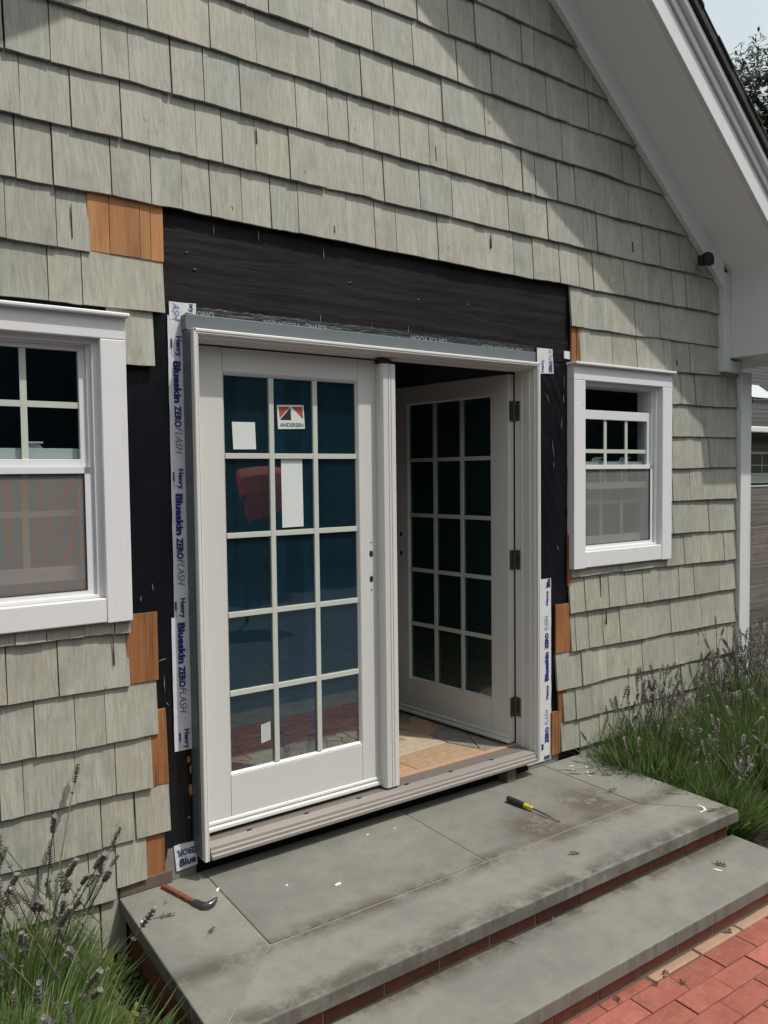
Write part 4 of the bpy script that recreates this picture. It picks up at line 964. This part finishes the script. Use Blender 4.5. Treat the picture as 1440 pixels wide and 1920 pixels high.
prt(hd, 'claw', 'steel_dark', pb, .0025)
edge = MB().tube([(.262, .004, .0205), (.2735, .018, .0205), (.2745, .038, .022), (.2690, .060, .0245)], [.0025, .003, .003, .002], 6); prt(edge, 'worn_edge', 'steel', pb, 0, True)

def screw(x, y, z, rz, label):
    t_ = thing('screw', (x, y, z), label, 'screw', 'dropped screws on the lower step'); t_.rotation_euler = (0, 0, rz)
    prt(MB().tube([(0, 0, .0035), (.026, 0, .0016), (.030, 0, .0013)], [.0017, .0015, .0003], 6), 'shank', 'steel', t_)
    prt(MB().lathe([(.0018, .002), (.0040, .0), (.0040, -.0008)], 'X', 10), 'head', 'steel', t_).location = (0, 0, .0035)
screw(.812, -.800, ZT + .0005, -1.15, 'shiny screw lying against the upper riser, the nearer of two')
screw(1.045, -.794, ZT + .0005, -2.55, 'shiny screw lying against the upper riser, the farther of two')
def chip(x, y, z, ln, wd, rz, label, curl=0.0, grp='paint chips on the landing'):
    n = 5; top = []; 
    for i in range(n):
        u = i / (n - 1) - .5; top.append((u * ln, curl * (u * u) * 4 * ln * .5, .0015 + abs(curl) * .012 * (u + .5) + .0012 * math.sin(i * 2.3), wd * (1 - abs(u) * .7) / 2))
    f = [(a, b_ - w_, h) for a, b_, h, w_ in top] + [(a, b_ + w_, h) for a, b_, h, w_ in reversed(top)]
    o = MB().prism([(a, b_, h + .0012) for a, b_, h in f], [(a, b_, h) for a, b_, h in f]).build('paint_chip', 'paint_chip'); at_(o, (x, y, z - .0014), rz)
    tag(o, label, 'paint chip', grp)
lab = 'tiny white flake of old paint lying on the landing slabs'
for x, y, ln, wd, rz, l_ in ((-.272, -.118, .030, .014, .3, 'largest white paint flake near the left edge of the landing'), (.016, -.076, .026, .010, 1.0, 'cream flake lying across the left slab joint'), (.403, -.307, .027, .014, .2, 'broad white flake out in the middle of the left slab'),
        (2.028, -.004, .030, .007, -.4, 'curled white sliver beside the right corner of the door'), (2.081, -.06, .028, .007, .9, 'second white sliver on the right hand border slab'), (1.993, -.045, .018, .007, .1, lab), (2.0, -.148, .026, .006, 1.7, lab), 
        (.242, -.20, .010, .008, .4, lab),  (2.03, -.11, .02, .006, .6, lab), (.72, -.03, .014, .006, .3, lab),  (.85, -.05, .010, .005, .1, lab)):
    chip(x, y, Z0 + .0012, ln, wd, rz, l_)
chip(2.10, -.738, Z0 + .0012, .055, .010, .75, 'long curled white sliver at the right front corner of the landing', 1.0)
def twig(name, x, y, z, ln, rz, label, mt='flower_dry', buds=9, cat='twig'):
    t_ = thing(name, (x, y, z), label, cat); t_.rotation_euler = (0, 0, rz)
    prt(MB().tube([(0, 0, .003), (ln * .5, .004, .005), (ln, 0, .003)], [.0012, .0011, .0008], 5), 'stem', 'dry_stem', t_)
    mb = MB()
    for i in range(buds):
        u = ln * (.35 + .65 * i / buds); c = Vector((u, random.uniform(-.006, .006), .005 + random.uniform(-.001, .004)))
        for k in range(4):
            d = Vector((random.uniform(-1, 1), random.uniform(-1, 1), random.uniform(-.3, 1))) * .007; e = Vector((random.uniform(-1, 1), random.uniform(-1, 1), 0)) * .004
            mb.add([c, c + d + e, c + d * 1.4, c + d - e], [(0, 1, 2, 3)])
    prt(mb, 'buds', mt, t_)
twig('lavender_sprig', 1.90, -.335, Z0, .062, -.3, 'dry dark sprig across the right slab joint')
twig('lavender_sprig', -.245, -.125, Z0, .075, -.35, 'dry grey sprig beside the largest paint flake', 'flower_dry')
twig('lavender_sprig', -.125, -.33, Z0, .035, .5, 'short dark sprig out on the left border slab')
twig('lavender_sprig', 1.28, -.66, Z0, .042, -.5, 'green sprig near the front edge of the landing', 'cover_green')
twig('dead_leaf', 1.905, -.895, ZT, .06, -1.2, 'crumpled brown dead leaf on the right of the lower step', 'bark', 16, 'leaf')
chip(1.872, -.945, ZT + .0012, .034, .010, -1.15, 'white sliver beside the dead leaf on the lower step', 0, 'paint chips on the lower step')
twig('straw', -.165, -.035, Z0, .035, -2.2, 'pale bit of straw beside the nail puller handle', 'dry_stem', 1, 'straw')
for x, y in ((1.03, -1.128), (1.21, -1.13), (1.262, -1.135), (1.285, -1.205), (1.70, -1.118)):
    twig('weed', x, y, -.330, .03, random.uniform(0, 6), 'small weed sprouting in the paving joint next to the lower riser', 'cover_green', 6, 'weed')
for o in [q for q in bpy.data.objects if q.name.split('.')[0] == 'weed']: o['group'] = 'weeds in the paving joints'

# black camera under the right eave
scm = thing('security_camera', (3.205, .0, 2.728), 'small black security camera under the right eave', 'security camera')
def sbox(mb, x0, x1, y0, y1, z0, z1, bv): return mb
prt(B(-.024, .024, .010, .045, -.03, .03), 'mount', 'black_plastic', scm, .008)
bd = B(-.036, .036, -.036, .010, -.036, .036); ob = prt(bd, 'body', 'black_plastic', scm, .014); ob.rotation_euler = (R(-8), 0, R(14)); ob.modifiers['bevel'].segments = 4
le = prt(MB().lathe([(.021, -.0395), (.021, -.035), (.015, -.0345)], 'Y', 20), 'lens', 'gasket_black', scm); le.rotation_euler = (R(-8), 0, R(14))

# ------------------------------------------------------------------ planting
def blade(mb, p, d, ln, wd, droop, seg=3):
    d = d.normalized(); sidev = d.cross(Vector((random.uniform(-1, 1), random.uniform(-1, 1), .3))).normalized() * wd
    q = Vector(p); vs = []; out_ = Vector((d.x, d.y, 0))
    for i in range(seg):
        u = i / seg; s_ = 1 - u * .55; vs += [tuple(q - sidev * s_), tuple(q + sidev * s_)]
        q = q + (d + Vector((0, 0, -1)) * droop * u + out_ * droop * .6 * u) * (ln / seg)
    vs.append(tuple(q)); n = len(vs)
    mb.add(vs, [(2 * i, 2 * i + 1, 2 * i + 3, 2 * i + 2) for i in range(seg - 1)] + [(n - 3, n - 2, n - 1)])
def spike_variant(seed):
    rr = random.Random(seed); ln = rr.uniform(.20, .34); bend = rr.uniform(-.05, .05)
    P = lambda u: Vector((bend * u * u, bend * .4 * u * u, ln * u))
    st = MB().tube([P(0), P(.35), P(.7), P(1)], [.0021, .0020, .0017, .0013], 4)
    for u in (.18, .30):
        for s_ in (-1, 1): blade(st, P(u), Vector((s_ * .6, rr.uniform(-.5, .5), 1)), .03, .0014, .2, 2)
    hd_ = MB().tube([P(.5), P(.75), P(1)], [.0012, .0011, .0009], 3); nw = rr.randint(6, 9); hl = rr.uniform(.045, .07)
    gap = [u for u in [1 - hl / ln * i / nw for i in range(nw)]] + [1 - hl / ln * 1.45]
    for j, u in enumerate(gap):
        c = P(u); s_ = .0080 + .0028 * math.sin(math.pi * min(j / nw, 1))
        for k in range(6):
            a = 2 * math.pi * (k + .5 * (j % 2)) / 6 + rr.uniform(-.3, .3); o_ = Vector((math.cos(a), math.sin(a), .75)); t_ = Vector((-math.sin(a), math.cos(a), 0)) * .0038
            tip = c + o_ * s_ * rr.uniform(.8, 1.3); m_ = c + o_ * s_ * .6
            hd_.add([c, m_ - t_, tip, m_ + t_], [(0, 1, 2, 3)])
    return st.mesh('flower_stem', 'lavender_grey'), hd_.mesh('flower_head', 'flower_dry'), ln
SPK = [spike_variant(s) for s in range(8)]
def lavender(cx, cy, zg, rx, ry, h, nb, stems, label, lean=(0, 0), grey=.25, name='lavender_bush', cat='lavender'):
    t_ = thing(name, (cx, cy, zg), label, cat, 'lavender plants beside the steps')
    for part, cnt, mt, lo, hi, wd in (('foliage', nb, 'lavender_blade', .6, 1.05, .0021), ('grey_foliage', int(nb * grey), 'lavender_grey', .5, 1.1, .0019)):
        mb = MB()
        for _ in range(cnt):
            a = random.uniform(0, 2 * math.pi); r_ = math.sqrt(random.random())
            bx_, by_ = rx * r_ * .62 * math.cos(a), ry * r_ * .62 * math.sin(a)
            d = Vector((math.cos(a) * r_ * .55 * rx / h + lean[0] + random.gauss(0, .24), math.sin(a) * r_ * .55 * ry / h + lean[1] + random.gauss(0, .24), 1))
            z0 = random.uniform(0, .62) * h * (1 - .45 * r_ * r_)
            bx_ += d.x * z0; by_ += d.y * z0
            blade(mb, (bx_, by_, z0), d, h * random.uniform(.22, .46) * (lo + (hi - lo) * random.random()), wd, random.uniform(0, .5))
        o = mb.build(part, mt, None); o.parent = t_; o['kind'] = 'stuff'
    for sx_, sy_, sz_, tilt, az in stems:
        st, hd_, ln = random.choice(SPK)
        o = bpy.data.objects.new('flower_stem', st); COL.objects.link(o); o.parent = t_
        o2 = bpy.data.objects.new('flower_head', hd_); COL.objects.link(o2); o2.parent = o
        o.location = (sx_, sy_, sz_); o.rotation_euler = (tilt * math.sin(az) * -1, tilt * math.cos(az), random.uniform(0, 6)); s_ = random.uniform(.8, 1.25); o.scale = (s_, s_, s_)
    return t_
def stems(n, rx, ry, h, lean, spread=.35, zlo=.45, zhi=.8):
    out_ = []
    for _ in range(n):
        a = random.uniform(0, 2 * math.pi); r_ = math.sqrt(random.random()); x, y = rx * .8 * r_ * math.cos(a), ry * .8 * r_ * math.sin(a)
        dx, dy = lean[0] + spread * r_ * math.cos(a) + random.gauss(0, .10), lean[1] + spread * r_ * math.sin(a) + random.gauss(0, .10)
        out_.append((x + lean[0] * h * .5, y + lean[1] * h * .5, h * random.uniform(zlo, zhi) * (1 - .3 * r_), math.hypot(dx, dy), math.atan2(dy, dx)))
    return out_
lavender(2.52, -.18, -.32, .40, .24, .54, 8200, stems(80, .50, .18, .56, (-.08, .02), .5, .5, 1.0), 'lavender plant nearest the wall, just right of the landing', (-.04, -.02), .35)
lavender(2.44, -.50, -.32, .24, .40, .38, 6500, stems(36, .26, .36, .40, (-.05, .0), .5, .5, 1.0), 'low lavender plant spilling along the right edge of the landing', (-.06, -.02), .45)
lavender(3.05, -.45, -.32, .45, .42, .62, 9500, stems(70, .45, .42, .64, (.03, .0), .35, .5, 1.0), 'tall green lavender plant in the middle of the right bed', (.02, 0), .4)
lavender(3.40, -.14, -.32, .42, .24, .66, 6500, stems(110, .48, .20, .68, (.16, .0), .4, .5, 1.08), 'lavender plant leaning across the white corner board', (.10, 0), .35)
lavender(2.90, -1.05, -.32, .45, .35, .40, 7500, stems(28, .45, .35, .44, (.03, -.02), .5), 'lavender plant at the front of the right bed beside the lower step', (.02, -.05), .4)
lavender(4.05, -.55, -.32, .55, .50, .68, 7500, stems(80, .55, .5, .70, (.18, .0), .4, .5, 1.0), 'lavender plant farthest right, in front of the board fence', (.08, 0), .35)
lavender(-.74, -.20, -.34, .30, .26, .46, 7200, stems(64, .30, .26, .50, (.34, -.02), .35, .5, 1.1), 'lavender plant against the wall left of the steps', (.12, -.02), .4)
lavender(-.82, -.78, -.34, .34, .42, .54, 9000, stems(34, .34, .42, .54, (.36, .0), .4, .4, .45), 'nearest lavender plant in the lower left bed', (.14, 0), .4)

# ground cover on the left
def cover(name, cx, cy, zg, rx, ry, h, n, mt, size, label):
    mb = MB()
    for _ in range(n):
        a = random.uniform(0, 2 * math.pi); r_ = math.sqrt(random.random()); x, y = cx + rx * r_ * math.cos(a), cy + ry * r_ * math.sin(a)
        z = zg + h * (1 - r_ * r_) * random.uniform(.35, 1.0) + .015 * mnoise.noise((x * 25, y * 25, 3)); up_ = Vector((random.gauss(0, .5), random.gauss(0, .5) - .2, 1)).normalized(); t_ = up_.orthogonal().normalized(); t_.rotate(Matrix.Rotation(random.uniform(0, 6.28), 3, up_)); b_ = up_.cross(t_)
        s_ = size * random.uniform(.6, 1.3); c = Vector((x, y, z))
        mb.add([c - t_ * s_, c - t_ * s_ * .35 + b_ * s_ * .55 + up_ * s_ * .12, c + t_ * s_ * .5 + b_ * s_ * .45, c + t_ * s_ * 1.05 - up_ * s_ * .15, c + t_ * s_ * .5 - b_ * s_ * .45, c - t_ * s_ * .35 - b_ * s_ * .55 + up_ * s_ * .12], [(0, 1, 2, 3, 4, 5)])
    o = mb.build(name, mt); tag(o, label, None, None, 'stuff'); return o
cover('ground_cover', -.42, -.02, -.34, .20, .13, .14, 520, 'cover_yellow', .013, 'yellow green ground cover with small round leaves')
cover('ground_cover', -.40, -.40, -.34, .13, .22, .13, 420, 'cover_yellow', .014, 'yellow green ground cover along the side of the steps')
cover('ground_cover', -.34, -.14, -.34, .08, .26, .07, 420, 'cover_green', .014, 'dark green ground cover against the side of the steps')

# ------------------------------------------------------------------ behind: fence, neighbour, trees
fence = thing('board_fence', (5.4, .5, -.33), 'weathered dark horizontal board fence at the right of the house', 'fence')
ztop = [1.341, 1.196, 1.043, .898, .744, .594, .436, .285, .13, -.02, -.17, -.31]
for a, b_ in zip(ztop, ztop[1:]):
    for x0, x1 in ((3.83, 6.2), (6.205, 8.6)):
        B(x0, x1, .5 + random.uniform(-.004, .004), .525, b_ + .0065, a - .0065).build('board', 'weathered_board', fence, .003)
for x in (3.9, 6.2, 8.55): B(x - .045, x + .045, .5301, .62, -.42, 1.33).build('post', 'weathered_board', fence, .004)
B(3.83, 8.6, .497, .60, 1.3415, 1.352).build('cap_rail', 'trim_sage', fence, .002)
nb = thing('neighbour_house', (17, 9, -.4), 'far neighbour house with dark shingle roof and skylight', 'house')
X0n, X1n = 9.5, 24.0; Yn = 6.45
B(X0n, X1n, Yn, 13, -.42, 2.28).build('wall', 'siding_sage', nb)
for k in range(14): B(X0n, X1n, Yn - .018, Yn, -.35 + k * .19, -.35 + k * .19 + .172).build('siding_board', 'siding_sage', nb)
B(X0n - .3, X1n + .3, 6.00, Yn - .02, 2.2, 2.235).build('soffit', 'siding_sage', nb)
B(X0n - .3, X1n + .3, 5.90, 6.0, 2.225, 2.345).build('gutter', 'trim_white', nb, .02)
def rp(y): return 2.30 + (y - 5.92) * .75
for k in range(28):
    y0 = 5.93 + k * .15; y1 = y0 + .17
    q = [(y0, rp(y0) + .025), (y1, rp(y1) + .012), (y1, rp(y1)), (y0, rp(y0))]
    MB().prism([(X0n - .35, y, z) for y, z in q], [(X1n + .35, y, z) for y, z in q]).build('roof_course', 'asphalt_shingle', nb)
MB().prism([(X0n - .3, 5.95, 2.30), (X0n - .3, 9.8, rp(9.8) - .02), (X0n - .3, 13, 2.30)], [(X1n + .3, 5.95, 2.30), (X1n + .3, 9.8, rp(9.8) - .02), (X1n + .3, 13, 2.30)]).build('roof', 'asphalt_shingle', nb)
yk = 6.72; skl = MB().prism([(15.25, yk, rp(yk)), (15.25, yk, rp(yk) + .10), (15.25, yk + .5, rp(yk + .5) + .14), (15.25, yk + .5, rp(yk + .5))], [(16.3, yk, rp(yk)), (16.3, yk, rp(yk) + .14), (16.3, yk + .5, rp(yk + .5) + .14), (16.3, yk + .5, rp(yk + .5))]); skl.build('skylight', 'gasket_black', nb)
MB().prism([(15.27, yk + .02, rp(yk) + .142 + .015), (15.27, yk + .48, rp(yk + .48) + .142), (16.28, yk + .48, rp(yk + .48) + .142), (16.28, yk + .02, rp(yk) + .142 + .015)], [(15.27, yk + .02, rp(yk) + .15 + .015), (15.27, yk + .48, rp(yk + .48) + .15), (16.28, yk + .48, rp(yk + .48) + .15), (16.28, yk + .02, rp(yk) + .15 + .015)]).build('skylight_pane', 'skylight_reflection', nb)
wf = MB(); ring(wf, 14.1, 15.7, 1.36, 1.86, .05, .05, .05, Yn - .06, Yn); nw = wf.build('window', 'trim_sage', nb)
B(14.15, 15.65, Yn - .03, Yn - .0185, 1.41, 1.81).build('pane', 'gasket_black', nw)
mg = MB(); 
for x in (14.55, 15.1): mg.box(x - .012, x + .012, Yn - .036, Yn - .031, 1.41, 1.81)
mg.box(14.15, 15.65, Yn - .0365, Yn - .0305, 1.565, 1.585); mg.build('muntin_grid', 'trim_sage', nw)
B(13.2, 15.9, Yn - .10, Yn - .061, 1.20, 1.355).build('window_apron', 'trim_sage', nb)

def tree(name, x, y, zg, h, cr, ch, n, leafs, label, mt='tree_leaf', grp=None, seed=1):
    rr = random.Random(seed); t_ = thing(name, (x, y, zg), label, 'tree', grp)
    tk = MB().tube([(0, 0, 0), (.1, .05, h * .3), (-.05, .1, h * .6), (0.05, 0, h * .9)], [h * .026, h * .02, h * .014, h * .005], 8)
    cl = []
    for k in range(int(14 + n / 900)):
        a = rr.uniform(0, 6.28); u = rr.random(); z = h * (.38 + .60 * u); w_ = cr * (1 - .55 * abs(u - .35) * 1.6) * math.sqrt(rr.random())
        c = Vector((w_ * math.cos(a), w_ * math.sin(a), z)); cl.append((c, cr * rr.uniform(.20, .36)))
        tk.tube([(0, 0, max(h * .25, z - w_ * .8)), tuple(c * .5 + Vector((0, 0, z * .5 - w_ * .1))), tuple(c)], [h * .008, h * .005, h * .002], 5)
    o = tk.build('trunk', 'bark', None, 0, True); o.parent = t_
    mb = MB()
    for _ in range(n):
        c, r_ = rr.choice(cl); d = Vector((rr.gauss(0, 1), rr.gauss(0, 1), rr.gauss(0, .75))); d = d.normalized() * r_ * rr.random() ** .45; p = c + d
        t1 = Vector((rr.gauss(0, 1), rr.gauss(0, 1), rr.gauss(0, .6))).normalized() * leafs; t2 = t1.orthogonal().normalized() * leafs * .5
        mb.add([p - t1, p + t2, p + t1, p - t2], [(0, 1, 2, 3)])
    o = mb.build('crown', mt, None); o.parent = t_; o['kind'] = 'stuff'
    return t_
tree('tree', 26.4, 12.0, -.4, 15.6, 5.1, 10, 70000, .125, 'leafy green tree rising beyond the right roof edge')
for i, (x, y, h) in enumerate(((-9, -12, 7), (-4.5, -13, 8), (0, -12.2, 7), (4.5, -13, 8), (9, -12.5, 7.5), (13.5, -13, 8), (18, -12, 7.5), (22.5, -10, 8), (26, -6.5, 7.5))):
    tree('garden_tree', x, y, -.42, h, 3.4, 6, 2600, .30, 'unseen dark garden tree across the patio, reflected in the glass', 'tree_leaf_dark', 'trees across the patio', 40 + i)
hg = MB()  # unseen backdrop, raised high to block sky from the glass reflections
for i in range(44): 
    x = -14 + i * .95; hg.box(x, x + .97, -11.6 + .25 * math.sin(i * 1.7), -10.7 + .2 * math.sin(i * 2.3), -.42, 4.6 + .3 * math.sin(i * 1.1))
o = hg.build('hedge_backdrop', 'tree_leaf_dark'); tag(o, 'unseen tall dark backdrop added to block sky in the glass reflections', 'hedge_backdrop')
# orange parasol, tipped over, seen only in the door glass
ps = thing('parasol', (3.0, -5.88, -.345), 'tilted orange garden parasol across the patio', 'parasol')
apx = Vector((.66, .22, 1.72)); cen = Vector((-.02, 0, 1.57)); axis = (apx - cen).normalized(); e1 = axis.orthogonal().normalized(); e2 = axis.cross(e1); AL = (apx - cen).length
def dome(s_, a): r_ = .34 * math.sqrt(max(0, 1 - s_ ** 2.2)); return cen + axis * (AL * s_) + (e1 * math.cos(a) + e2 * math.sin(a)) * r_
for k in range(10):
    a0, a1 = 2 * math.pi * k / 10, 2 * math.pi * (k + 1) / 10; q = MB()
    for m_ in range(5):
        s0, s1 = m_ / 5, (m_ + 1) / 5; f_ = [dome(s0, a0), dome(s0, a1), dome(s1, a1), dome(s1, a0)] if m_ < 4 else [dome(s0, a0), dome(s0, a1), dome(1, 0)]
        q.prism(f_, [p - axis * .004 for p in f_])
    prt(q, 'canopy_panel', 'parasol_red' if k in (6,) else 'parasol_orange', ps)
prt(MB().tube([(.0, 0, 0), (-.02, 0, 1.30), tuple(cen), tuple(apx)], [.02, .02, .018, .012], 10), 'pole', 'pole_dark', ps)
